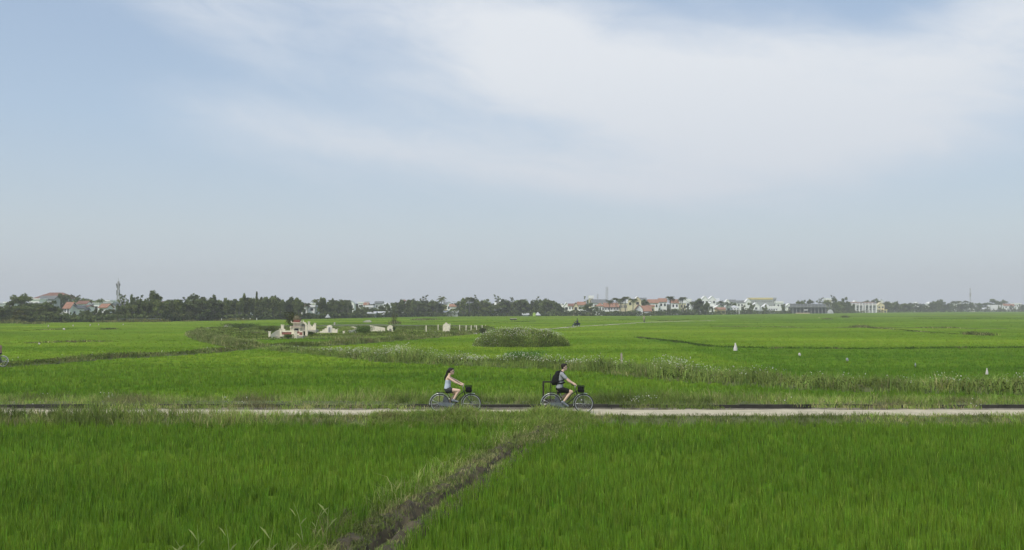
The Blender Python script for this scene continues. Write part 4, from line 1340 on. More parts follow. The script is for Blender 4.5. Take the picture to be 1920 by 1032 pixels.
# curved balustrades rising from the front posts to the inner pillars
for xa, ya, xb, yb in ((tx(508.5), 0.0, tx(521.3), 1.25), (tx(554), 0.0, tx(546.8), 1.25)):
    mb = MB(); n = 8
    for i in range(n):
        f0, f1 = i / n, (i + 1) / n
        h0, h1 = 0.30 + 0.62 * math.sin(f0 * math.pi / 2), 0.30 + 0.62 * math.sin(f1 * math.pi / 2)
        X0, X1, Y0, Y1 = xa + (xb - xa) * f0, xa + (xb - xa) * f1, ya + (yb - ya) * f0, ya + (yb - ya) * f1
        mb.add([(X0, Y0 - .06, -.3), (X1, Y1 - .06, -.3), (X1, Y1 + .06, -.3), (X0, Y0 + .06, -.3), (X0, Y0 - .06, h0), (X1, Y1 - .06, h1), (X1, Y1 + .06, h1), (X0, Y0 + .06, h0)],
               [(0, 3, 2, 1), (4, 5, 6, 7), (0, 1, 5, 4), (2, 3, 7, 6), (1, 2, 6, 5), (3, 0, 4, 7)])
    sub('balustrade', mb, M_CREAM)
sub('front_wall', MB().box(tx(523.8), tx(543.8), 1.24, 1.38, 0.12, 0.30).box(tx(523.8), tx(543.8), 1.24, 1.38, 0.62, 0.80), M_CREAM)
sub('red_panel', MB().box(tx(524), tx(543.6), 1.28, 1.34, 0.30, 0.62), M_RED)
sub('side_wall', MB().box(tx(557.5), tx(563.5), 1.3, 1.42, -0.3, 0.75), M_CREAM)
sub('side_wall', MB().box(tx(514), tx(515.5), 0.6, 4.0, -0.3, 0.5).box(tx(515.6), tx(518), 4.1, 4.25, -0.3, 0.6), M_CREAM)
sub('red_panel', MB().box(tx(557.8), tx(563.2), 1.27, 1.3, 0.25, 0.6), M_RED)
sub('stele', MB().prism_y([(tx(519.2), 0.1), (tx(526.5), 0.1), (tx(526.8), 0.85), (tx(525.5), 1.0), (tx(520.5), 1.0), (tx(519), 0.85)], 2.4, 2.6), M_CREAM)
# shrine
sy0, sy1 = 2.9, 4.2
xc = tx(546)
def tier(w, z0, z1, name, m, d=0.0):
    return sub(name, MB().box(xc - w / 2, xc + w / 2, sy0 + d, sy1 - d, z0, z1), m)
tier(0.95, 0.12, 1.18, 'shrine_base', M_CREAM, 0.1)
sub('niche', MB().box(xc - 0.28, xc + 0.28, sy0 + 0.07, sy0 + 0.099, 0.72, 1.02), M_BLACK)
sub('red_panel', MB().box(xc - 0.42, xc + 0.42, sy0 + 0.07, sy0 + 0.099, 0.42, 0.66), M_RED)
def eave(w, z, up=0.10):
    mb = MB().box(xc - w / 2, xc + w / 2, sy0 - 0.12, sy1 + 0.12, z, z + 0.09)
    for s in (-1, 1):
        mb.add([(xc + s * w / 2, sy0 - 0.12, z), (xc + s * (w / 2 + 0.12), sy0 - 0.12, z + up), (xc + s * (w / 2 + 0.12), sy1 + 0.12, z + up), (xc + s * w / 2, sy1 + 0.12, z), (xc + s * w / 2, sy0 - 0.12, z + 0.09), (xc + s * w / 2, sy1 + 0.12, z + 0.09)],
               [(0, 1, 2, 3), (0, 4, 1), (3, 2, 5), (4, 5, 2, 1)])
    return mb
sub('eave', eave(1.30, 1.18), M_CREAM)
sub('eave_trim', MB().box(xc - 0.62, xc + 0.62, sy0 - 0.13, sy1 + 0.13, 1.272, 1.31), M_RED)
tier(0.86, 1.31, 1.72, 'shrine_body', M_CREAM, 0.16)
sub('eave', eave(1.06, 1.72), M_CREAM)
sub('eave_trim', MB().box(xc - 0.50, xc + 0.50, sy0 - 0.13, sy1 + 0.13, 1.812, 1.86), M_RED)
sub('red_wall', MB().box(xc - 0.40, xc + 0.40, sy0 + 0.25, sy1 - 0.25, 1.86, 2.16), M_RED)
sub('roof', MB().prism_y([(xc - 0.50, 2.16), (xc + 0.50, 2.16), (xc + 0.46, 2.24), (xc + 0.30, 2.52), (xc + 0.36, 2.66), (xc + 0.10, 2.60), (xc, 2.70), (xc - 0.10, 2.60), (xc - 0.36, 2.66), (xc - 0.30, 2.52), (xc - 0.46, 2.24)], sy0 + 0.2, sy1 - 0.2), M_MOSS)
for s in (-1, 1):
    sub('finial', MB().ell((xc + s * 0.62, sy0, 1.92), (0.06, 0.06, 0.1)), M_CREAM)
    sub('urn', MB().tube([(xc + s * 0.78, sy0 + 0.4, 0.1), (xc + s * 0.78, sy0 + 0.4, 1.0), (xc + s * 0.78, sy0 + 0.4, 1.15), (xc + s * 0.78, sy0 + 0.4, 1.3)], [0.08, 0.07, 0.13, 0.06], 8), M_CREAM)

# arch gate tomb behind it
AY = 142.0
def ax(px): return XW(px, AY) - XW(577, AY)
def az_(py): return CAMZ + (578 - py) / F * AY
ar = empty('tomb', (XW(577, AY), AY, -0.1))
tag(ar, 'cream tomb with a round arch gate, just right of the tiered shrine', 'tomb')
mb = MB(); n = 14
r1, r0 = (ax(575.8) - ax(562)) / 2, (ax(575.8) - ax(562)) / 2 * 0.62
cx0 = ax(569); zb = az_(619.5); zc = az_(603.8) - r1
for i in range(n):
    a0, a1 = math.pi * i / n, math.pi * (i + 1) / n
    q = [(cx0 + r0 * math.cos(a0), zc + r0 * math.sin(a0)), (cx0 + r1 * math.cos(a0), zc + r1 * math.sin(a0)), (cx0 + r1 * math.cos(a1), zc + r1 * math.sin(a1)), (cx0 + r0 * math.cos(a1), zc + r0 * math.sin(a1))]
    mb.prism_y(q, -0.25, 0.25)
for s in (-1, 1):
    a_, b_ = sorted((cx0 + s * r0, cx0 + s * r1))
    mb.box(a_, b_, -0.25, 0.25, -0.3, zc)
sub('arch', mb, M_CREAM, ar)
sub('back_panel', MB().box(cx0 - r0, cx0 + r0, 0.1, 0.2, -0.2, zc + r0 * 0.8), M_STONE, ar)
sub('finial', MB().ell((cx0, 0, az_(602.5)), (0.09, 0.09, 0.11)), M_CREAM, ar)
for px, t_ in ((558, 612.5), (579.8, 603.2), (591.3, 606)):
    sub('pillar', pillar(MB(), ax(px), 0.0, 0.26, -0.3, az_(t_)), M_CREAM, ar)
sub('low_wall', MB().prism_y([(ax(581.5), -0.3), (ax(589.5), -0.3), (ax(589.5), az_(610)), (ax(588), az_(608.5)), (ax(586.5), az_(613)), (ax(584.5), az_(611.5)), (ax(583), az_(609)), (ax(581.5), az_(609.5))], -0.06, 0.06), M_CREAM, ar)
sub('base', MB().box(ax(560), ax(594), -0.7, 1.6, -0.3, az_(618.8)), M_SLAB, ar)

# horseshoe tomb with a stepped headstone
HY = 137.0
def hx(px): return XW(px, HY) - XW(617, HY)
def hz(py, dy=0.0): return CAMZ + (578 - py) / F * (HY + dy)
hs = empty('tomb', (XW(617, HY), HY, -0.1))
tag(hs, 'cream stepped headstone of a horseshoe tomb with a grassy mound inside', 'tomb')
steps = [(600.3, 621.0), (605.0, 621.0), (605.0, 618.3), (609.0, 618.3), (609.0, 615.8), (613.0, 615.8), (613.0, 612.5), (614.5, 610.8), (618, 610.0), (621.5, 610.8), (623.0, 612.5), (623.0, 616.0), (628.0, 616.0), (628.0, 618.3), (633.0, 618.3), (633.0, 624.2), (600.3, 624.2)]
sub('headstone', MB().prism_y([(hx(a), hz(b)) for a, b in steps], 0, 0.3), M_CREAM, hs)
sub('niche_frame', MB().prism_y([(hx(615), hz(623.6)), (hx(622), hz(623.6)), (hx(622), hz(613.5)), (hx(620.5), hz(612)), (hx(616.5), hz(612)), (hx(615), hz(613.5))], -0.08, -0.002), mat('white_plaster', (0.72, 0.70, 0.64), 0.85, 0.06), hs)
sub('tablet', MB().prism_y([(hx(616.6), hz(622.6)), (hx(620.2), hz(622.6)), (hx(620.2), hz(614.8)), (hx(618.4), hz(613.8)), (hx(616.6), hz(614.8))], -0.11, -0.082), M_STONE, hs)
mb = MB(); n = 22
ccx, ccy, rx_, ry_ = hx(637.5), 6.0, 1.45, 5.4
for i in range(n):
    a0, a1 = R(-50 + 250 * i / n), R(-50 + 250 * (i + 1) / n)
    q = []
    for a, kk in ((a0, 1), (a1, 1), (a1, 0.88), (a0, 0.88)):
        q.append((ccx + rx_ * kk * math.cos(a), ccy + ry_ * kk * math.sin(a)))
    zt_ = 0.55 + 0.22 * math.sin((a0 + a1) / 2)
    mb.add([(x, y, z) for z in (-0.3, zt_) for x, y in q], [(0, 3, 2, 1), (4, 5, 6, 7), (0, 1, 5, 4), (1, 2, 6, 5), (2, 3, 7, 6), (3, 0, 4, 7)])
sub('horseshoe_wall', mb, M_CREAM, hs)
sub('earth_mound', MB().ell((ccx, ccy - 0.4, 0.0), (rx_ * 0.85, ry_ * 0.82, 0.75), 18, 10), M_DRY, hs)
sub('post', MB().box(hx(644), hx(647.5), -0.4, -0.15, -0.2, hz(621)), M_CREAM, hs)
sub('forecourt', MB().box(hx(606), hx(640), -2.4, -0.2, -0.3, -0.02), M_SLAB, hs)
n = 1500
th = rng.uniform(0, 6.28, n); rr = np.sqrt(rng.random(n))
X = XW(617, HY) + ccx + rx_ * 0.85 * rr * np.cos(th); Y = HY + ccy - 0.4 + ry_ * 0.82 * rr * np.sin(th)
Z = -0.1 + 0.72 * np.sqrt(1 - rr ** 2)
v, l, s_, t_, c_ = tuft(X, Y, Z, 0.28, 0.08, nb=3, sp=0.08, dry=0.2)
v = v - np.array([XW(617, HY), HY, -0.1])
link('mound_grass', mesh_np('mound_grass', v, l, s_, t_, c_), M_GRASS, hs)

# low white wall, small tomb, tablets and headstone further right
def simple(name, label, cat, px, Y, parts_, group=None, z=-0.1):
    X0 = XW(px, Y)
    if len(parts_) == 1:
        nm, mb, m = parts_[0]
        o = link(name, mb.mesh(name), m, None, (X0, Y, z))
        tag(o, label, cat, group)
        return o
    e = empty(name, (X0, Y, z)); tag(e, label, cat, group)
    for nm, mb, m in parts_: mb.build(nm, m, e)
    return e
WY = 148.0
w_ = lambda px, c: XW(px, WY) - XW(c, WY)
z_ = lambda py, Y=WY: CAMZ + (578 - py) / F * Y + 0.1
simple('grave_wall', 'low cream grave wall sloping through the weeds left of the bare shrub', 'grave wall', 708, WY, [
    ('wall', MB().prism_y([(w_(694, 708), -0.4), (w_(722, 708), -0.4), (w_(722, 708), z_(615)), (w_(708, 708), z_(612.5)), (w_(694, 708), z_(610.5)), (w_(694, 708), 0.1)], 0, 0.25), M_CREAM)])
simple('small_tomb', 'small rounded cream tomb beside the bare shrub', 'tomb', 732, WY, [
    ('headstone', MB().prism_y([(w_(726, 732), -0.3), (w_(738.5, 732), -0.3), (w_(738.5, 732), z_(616)), (w_(736, 732), z_(613)), (w_(734, 732), z_(610.5)), (w_(730.5, 732), z_(610)), (w_(728, 732), z_(611.5)), (w_(726, 732), z_(614))], 0, 0.6), M_CREAM),
    ('tablet', MB().box(-0.15, 0.15, -0.03, -0.002, 0.1, 0.55), M_STONE)])
simple('grave_slab', 'pale arched slab lying in the rice above the horseshoe tomb', 'grave slab', 689, 255, [
    ('slab', MB().prism_y([(-0.9, -0.3), (0.9, -0.3), (0.9, 0.15), (0.3, 0.42), (-0.4, 0.40), (-0.9, 0.1)], 0, 1.5), M_SLAB), ('left_stone', MB().box(-1.2, -0.92, 0.1, 1.2, -0.3, 0.15), M_STONE)], z=0.0)  # grey stone block at the left end of the slab
simple('grave_slab', 'reddish capped slab in the weeds left of the tiered shrine', 'grave slab', 428, 190, [
    ('slab', MB().box(-0.65, 0.65, 0, 1.0, -0.3, 0.22), M_SLAB), ('cap', MB().box(-0.35, 0.5, 0.1, 0.9, 0.222, 0.42), M_RED)], z=0.15)
simple('grave_slab', 'flat pale slab at the far left corner of the weedy plot', 'grave slab', 390.5, 166, [
    ('slab', MB().box(-0.33, 0.33, 0, 0.9, -0.3, 0.14), M_SLAB)], z=0.1)
simple('concrete_block', 'tiny pale block in the rice above the horseshoe tomb', 'block', 627.5, 215, [
    ('block', MB().box(-0.16, 0.16, 0, 0.3, -0.4, 0.3), M_SLAB)], z=0.15)
QY = 148.0
q_ = lambda px: XW(px, QY) - XW(836.5, QY)
simple('headstone', 'large rounded cream headstone standing among the white posts', 'headstone', 836.5, QY, [
    ('stone', MB().prism_y([(q_(830.5), -0.3), (q_(843), -0.3), (q_(843), z_(611)), (q_(841.5), z_(608)), (q_(838.5), z_(606.8)), (q_(837.8), z_(605.2)), (q_(835.2), z_(605.2)), (q_(834.6), z_(606.8)), (q_(831.6), z_(608.5)), (q_(830.3), z_(611.5))], 0, 0.4), M_CREAM),
    ('leg', MB().box(q_(832.5), q_(834), -0.35, -0.1, -0.3, 0.2), M_CREAM), ('leg', MB().box(q_(841), q_(842.4), -0.35, -0.1, -0.3, 0.25), M_CREAM)])
posts = [(799.3, 610.5, 625, 'thick white post at the left end of the row of grave posts'), (821.6, 608.8, 620, 'white post left of the rounded headstone'),
         (843.8, 607, 619.5, 'white post touching the right side of the rounded headstone'), (862, 609.3, 620, 'white post standing first right of the headstone gap'),
         (874, 610, 621, 'white post, second in the right half of the row'), (883.5, 610, 621, 'white post, third in the right half of the row'),
         (890.6, 609.5, 616, 'short white post set behind the row'), (893.6, 610, 621, 'white post, fourth in the right half of the row'),
         (904, 609.5, 616.5, 'short white post near the dark shrub at the row end'), (910.5, 609.5, 613, 'tiny white post at the right end of the row')]
for px, t_, b_, lb in posts:
    Y = float(P(px, b_ + 0.5, -0.15)[1])
    H = CAMZ + (578 - t_) / F * Y + 0.2
    wd = 0.13 if px > 800 else 0.15
    mb = MB().box(-wd / 2, wd / 2, -wd / 2, wd / 2, -0.2, H - 0.08).box(-wd * 0.42, wd * 0.42, -wd * 0.42, wd * 0.42, H - 0.08, H)
    tag(link('grave_post', mb.mesh('grave_post'), M_CREAM, None, (XW(px, Y), Y, -0.2)), lb, 'post', 'white posts of the grave fence')
for px, py, w, lb in ((801, 617.5, 1.1, 'low pale kerb lying behind the thick white post'), (885, 625, 1.5, 'low pale kerb in front of the right half of the post row')):
    Y = float(P(px, py, 0)[1])
    simple('grave_kerb', lb, 'kerb', px, Y, [('kerb', MB().box(-w / 2, w / 2, 0, 0.25, -0.2, 0.14), M_SLAB)])
# rubble of fallen plaster between the tombs
for i, (px, py, w, h, lb) in enumerate(((585.5, 622.5, 0.55, 0.22, 'broken cream block lying between the arch and the horseshoe tomb'), (588, 620.0, 0.9, 0.16, 'flat cream slab piece just behind the broken block'),
        (598, 624.5, 0.4, 0.18, 'small pale stone at the left foot of the stepped headstone'), (635, 624.5, 0.35, 0.2, 'small pale stone at the right foot of the stepped headstone'),
        (604, 627.5, 0.5, 0.1, 'thin pale kerb piece in front of the horseshoe tomb'), (532, 629.5, 0.5, 0.14, 'pale kerb piece in the grass before the tiered shrine'))):
    Y = float(P(px, py, 0)[1])
    simple('rubble', lb, 'stone', px, Y, [('stone', MB().box(-w / 2, w / 2, 0, 0.3, -0.2, h + 0.05, rz=0.2 * (i % 3 - 1)), M_CREAM)])
# rough post in the flowering bank
Y = 60.0
tag(link('wooden_post', MB().box(-0.055, 0.055, -0.055, 0.055, -0.4, 1.02).prism_y([(-0.05, 1.02), (0.045, 1.02), (0.03, 1.12), (-0.045, 1.08)], -0.045, 0.045).mesh('wooden_post'), mat('pale_wood', (0.40, 0.34, 0.28), 0.9, 0.25, 6), None, (XW(1164.8, Y), Y, -0.25)), 'short weathered pale post standing in the flowering bank', 'post')
# raised black board in the far field
YY = 265.0
e = empty('scare_board', (XW(962.5, YY), YY, -0.2)); tag(e, 'dark flat board with a pale top raised above the far rice', 'board')
zb = CAMZ + (578 - 600) / F * YY + 0.2
MB().box(-0.95, 0.95, -0.3, 0.5, zb, zb + 0.24).build('board', M_BLACK, e)
MB().box(-0.85, 0.98, -0.28, 0.6, zb + 0.242, zb + 0.38).build('cover', M_SLAB, e)
for s in (-0.4, 0.4): MB().box(s - 0.04, s + 0.04, 0, 0.08, -0.3, zb).build('leg', M_IRON, e)

# plastic bird scarers standing in the rice
M_PLAST = mat('white_plastic', (0.68, 0.62, 0.60), 0.6, 0.08, 5)
M_PLG = mat('grey_plastic', (0.36, 0.38, 0.38), 0.6, 0.15, 5)
def marker(px, t_, b_, wpx, label, m=M_PLAST, shape='cone', zb=-0.2, lean=0.0):
    Y = float(P(px, b_ + 0.3, zb + 0.12)[1])
    X0 = XW(px, Y)
    s = Y / F
    H = (b_ - t_) * s; w = wpx * s
    e = empty('bird_scarer', (X0, Y, zb)); tag(e, label, 'bird scarer', 'plastic bird scarers in the rice')
    z0 = CAMZ + (578 - b_) / F * Y - zb
    MB().tube([(0, 0, -0.25), (lean * 0.3, 0, z0), (lean * H * 0.9, 0, z0 + H * 0.95)], 0.012, 5).build('stick', M_IRON, e)
    mb = MB()
    if shape == 'cone':
        n = 10
        pr = [(0.0, 0.50), (0.3, 0.47), (0.6, 0.30), (0.8, 0.16), (0.93, 0.17), (1.0, 0.05)]
        rings_ = []
        V, Fc = [], []
        for i, (f, r_) in enumerate(pr):
            for j in range(n):
                a = 2 * math.pi * j / n
                rj = r_ * w * (1 + 0.12 * math.sin(3 * a + i))
                V.append((rj * math.cos(a) + lean * H * f, rj * 0.8 * math.sin(a), z0 + H * f))
            if i: Fc += [((i - 1) * n + j, (i - 1) * n + (j + 1) % n, i * n + (j + 1) % n, i * n + j) for j in range(n)]
        mb.add(V, Fc)
    elif shape == 'flag':
        mb.prism_y([(lean * H * 0.4, z0 + H * 0.1), (w * 0.6 + lean * H * 0.4, z0), (w * 0.5 + lean * H, z0 + H * 0.6), (lean * H, z0 + H), (lean * H - w * 0.3, z0 + H * 0.5)], -0.02, 0.02)
    elif shape == 'blob':
        mb.ell((0, 0, z0 + H * 0.45), (w * 0.5, w * 0.35, H * 0.5), 8, 6).ell((w * 0.3, 0, z0 + H * 0.25), (w * 0.3, w * 0.25, H * 0.3), 8, 6)
    mb.build('plastic_bag', m, e, True)
marker(1378, 643, 657.5, 7.5, 'large white plastic bird scarer standing alone in the middle of the rice')
marker(1497.8, 661.3, 667.3, 4.6, 'small white bird scarer low in the rice right of the large one', shape='blob')
marker(1586.8, 670.5, 677, 5, 'small grey bird scarer low in the rice above the flowering bank', m=M_PLG, shape='blob')
marker(1714, 680, 688, 3, 'thin grey bird scarer on a stick above the flowering bank', m=M_PLG, shape='flag')
marker(1848, 690, 702, 5, 'white rag bird scarer at the right among the flowers', shape='cone')
marker(89.3, 609.3, 614, 2.2, 'slanting white strip in the left field, first from the left edge', shape='flag', lean=0.5)
marker(121, 615.3, 619, 4.4, 'small white bag scarer in front of the row of slanting strips', shape='blob')
marker(136.5, 608.8, 612.5, 2.2, 'slanting white strip below the orange roofed house at left', shape='flag', lean=0.4)
marker(167.8, 607.5, 611.8, 2.2, 'slanting white strip in the middle of the left row', shape='flag', lean=0.5)
marker(185.4, 607.3, 610.3, 1.8, 'small white strip right of the middle of the left row', shape='flag', lean=0.1)
marker(230, 607, 609.8, 1.8, 'faint white strip at the right end of the left row', shape='flag', lean=0.7)
marker(75, 642.5, 646, 3.6, 'white bag scarer on the thin bund at left', shape='blob')
marker(36, 668.5, 671, 1.2, 'tiny white bag scarer above the left bank', shape='blob')
marker(1535, 594.5, 597.3, 2.2, 'pale yellow strip in the far rice below the unfinished building', m=mat('yellow_plastic', (0.62, 0.60, 0.30), 0.6, 0.08), shape='flag')

# the overgrown grave mound
mo = empty('grave_mound', (MOUND[0], MOUND[1], -0.3))
tag(mo, 'large overgrown grave mound with white flowers standing in the rice', 'mound')
a_, b_, hh_ = MOUND[2], MOUND[3], 1.78
mb = MB().ell((0, 0, 0), (a_ * 0.97, b_ * 0.95, hh_ * 0.86), 40, 20)
mb.build('earth', M_DRY, mo, True)
n = 30000
th = rng.uniform(0, 2 * math.pi, n); ph = np.arccos(rng.uniform(0.0, 1, n))
rr = rng.uniform(0.93, 1.06, n)
prof = lambda t: hh_ * np.clip(1 - np.abs(t) ** 2.6, 0, 1) ** 0.6
ux, uy = np.sin(ph) * np.cos(th), np.sin(ph) * np.sin(th)
X, Y = ux * a_ * rr, uy * b_ * rr
Z = hh_ * np.cos(ph) ** 0.85 * rr * (1 + 0.09 * nz(X, Y, 0.7, 80))
cen = np.stack([X, Y, Z], 1)
mixk = np.clip(0.5 + 0.7 * nz(X, Y, 1.0, 81) - 0.25 * (ux > 0) + 0.35 * (Z > 1.1), 0, 1)[:, None]  # shade put into the leaf colour: darker right side, lighter top
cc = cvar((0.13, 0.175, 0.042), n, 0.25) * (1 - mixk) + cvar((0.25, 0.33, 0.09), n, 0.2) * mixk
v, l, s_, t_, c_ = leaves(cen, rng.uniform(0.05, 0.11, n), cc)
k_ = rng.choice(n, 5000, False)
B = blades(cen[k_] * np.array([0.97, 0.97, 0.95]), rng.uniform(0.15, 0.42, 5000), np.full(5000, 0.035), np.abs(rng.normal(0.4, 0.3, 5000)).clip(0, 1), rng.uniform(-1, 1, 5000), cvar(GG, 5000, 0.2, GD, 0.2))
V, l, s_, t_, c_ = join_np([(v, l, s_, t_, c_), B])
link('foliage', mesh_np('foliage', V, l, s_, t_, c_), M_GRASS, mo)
pr = np.where((Z > 1.0) | (ux < -0.45), 0.11, 0.008)
k_ = np.where(rng.random(n) < pr)[0]
v, l, s_, t_, c_ = flowers(X[k_] * 1.02, Y[k_] * 1.02, Z[k_] * 1.05 + rng.uniform(0, 0.22, len(k_)) * (Z[k_] > 1), 0.07)
link('flowers', mesh_np('flowers', v, l, s_, t_, c_), M_PETAL, mo)

# shrubs
M_BARK = mat('bark', (0.12, 0.10, 0.075), 0.95, 0.3, 6)
M_LEAFM = leaf_mat('shrub_leaf', 0.3)
def shrub(name, label, px, Y, zb, w, h, nleaf, col, size, parts_stem=6, crown_lo=0.35, spread=1.0, cat='shrub'):
    e = empty(name, (XW(px, Y), Y, zb)); tag(e, label, cat)
    mb = MB()
    tips = []
    for i in range(parts_stem):
        a = 2 * math.pi * i / parts_stem + random.uniform(-.4, .4)
        r = w * 0.5 * random.uniform(0.3, 1.0) * spread
        H = h * random.uniform(0.7, 1.0)
        pts = [(0, 0, 0), (r * 0.25 * math.cos(a), r * 0.25 * math.sin(a), H * 0.35), (r * 0.7 * math.cos(a), r * 0.7 * math.sin(a), H * 0.7), (r * math.cos(a), r * math.sin(a), H)]
        mb.tube(pts, [0.03, 0.022, 0.014, 0.005], 5); tips += pts[2:]
        for q in range(3):
            b0 = Vector(pts[1]).lerp(Vector(pts[3]), random.uniform(0.2, 0.8))
            b1 = b0 + Vector((random.uniform(-.3, .3) * w, random.uniform(-.3, .3) * w, random.uniform(0.1, 0.25) * h))
            mb.tube([b0, b1], [0.012, 0.004], 4); tips.append(tuple(b1))
    mb.build('stems', M_BARK, e)
    T = np.array([tuple(t) for t in tips])
    T = T[T[:, 2] > h * crown_lo * 0.6]
    c = T[rng.integers(0, len(T), nleaf)] + rng.normal(0, 1, (nleaf, 3)) * np.array([w, w, h]) * 0.11
    c[:, 2] = np.clip(c[:, 2], h * crown_lo * 0.5, h * 1.05)
    v, l, s_, t_, c_ = leaves(c, np.full(nleaf, size) * rng.uniform(0.6, 1.3, nleaf), cvar(col, nleaf, 0.25))
    link('foliage', mesh_np('foliage', v, l, s_, t_, c_), M_LEAFM, e)
    return e
shrub('shrub', 'tall sparse shrub with bare stems standing beside the small cream tomb', 738.5, 149, -0.1, 1.0, 2.95, 260, (0.12, 0.13, 0.05), 0.10, 7, 0.75, 0.9)
shrub('shrub', 'small dense dark bush at the foot of the sparse shrub', 738.8, 147.5, -0.1, 0.35, 0.75, 500, (0.05, 0.09, 0.03), 0.09, 6, 0.1)
shrub('shrub', 'dark spreading bush behind the top of the tiered shrine', 548, 137, -0.1, 2.0, 3.0, 900, (0.08, 0.09, 0.025), 0.13, 9, 0.85, 1.0)
shrub('shrub', 'low dark bush growing in front of the tiered shrine', 541, 118.5, -0.15, 1.3, 0.5, 900, (0.10, 0.16, 0.04), 0.09, 9, 0.05)
shrub('shrub', 'low dark bush between the two cream tombs', 578, 125, -0.15, 1.6, 0.7, 1200, (0.08, 0.11, 0.035), 0.10, 9, 0.05)
shrub('shrub', 'dark bush in the weeds at the left of the plot', 452, 165, 0.0, 5.0, 0.95, 2600, (0.13, 0.19, 0.045), 0.12, 12, 0.05)
shrub('shrub', 'low dark bush left of the tall pillar of the big tomb', 506, 136, -0.1, 3.0, 1.15, 1800, (0.14, 0.18, 0.05), 0.11, 10, 0.05)
shrub('shrub', 'dark green bush between the horseshoe tomb and the low grave wall', 682, 136, -0.15, 2.6, 1.1, 2400, (0.12, 0.19, 0.045), 0.10, 10, 0.05)
shrub('shrub', 'low dark shrub at the right end of the post row', 905, 138, -0.15, 1.1, 0.85, 900, (0.10, 0.12, 0.05), 0.10, 8, 0.05)
shrub('shrub', 'leafy bright green bush in the flowering bank below the mound', 985, 64, -0.15, 2.2, 0.85, 3500, (0.13, 0.25, 0.05), 0.07, 10, 0.05)

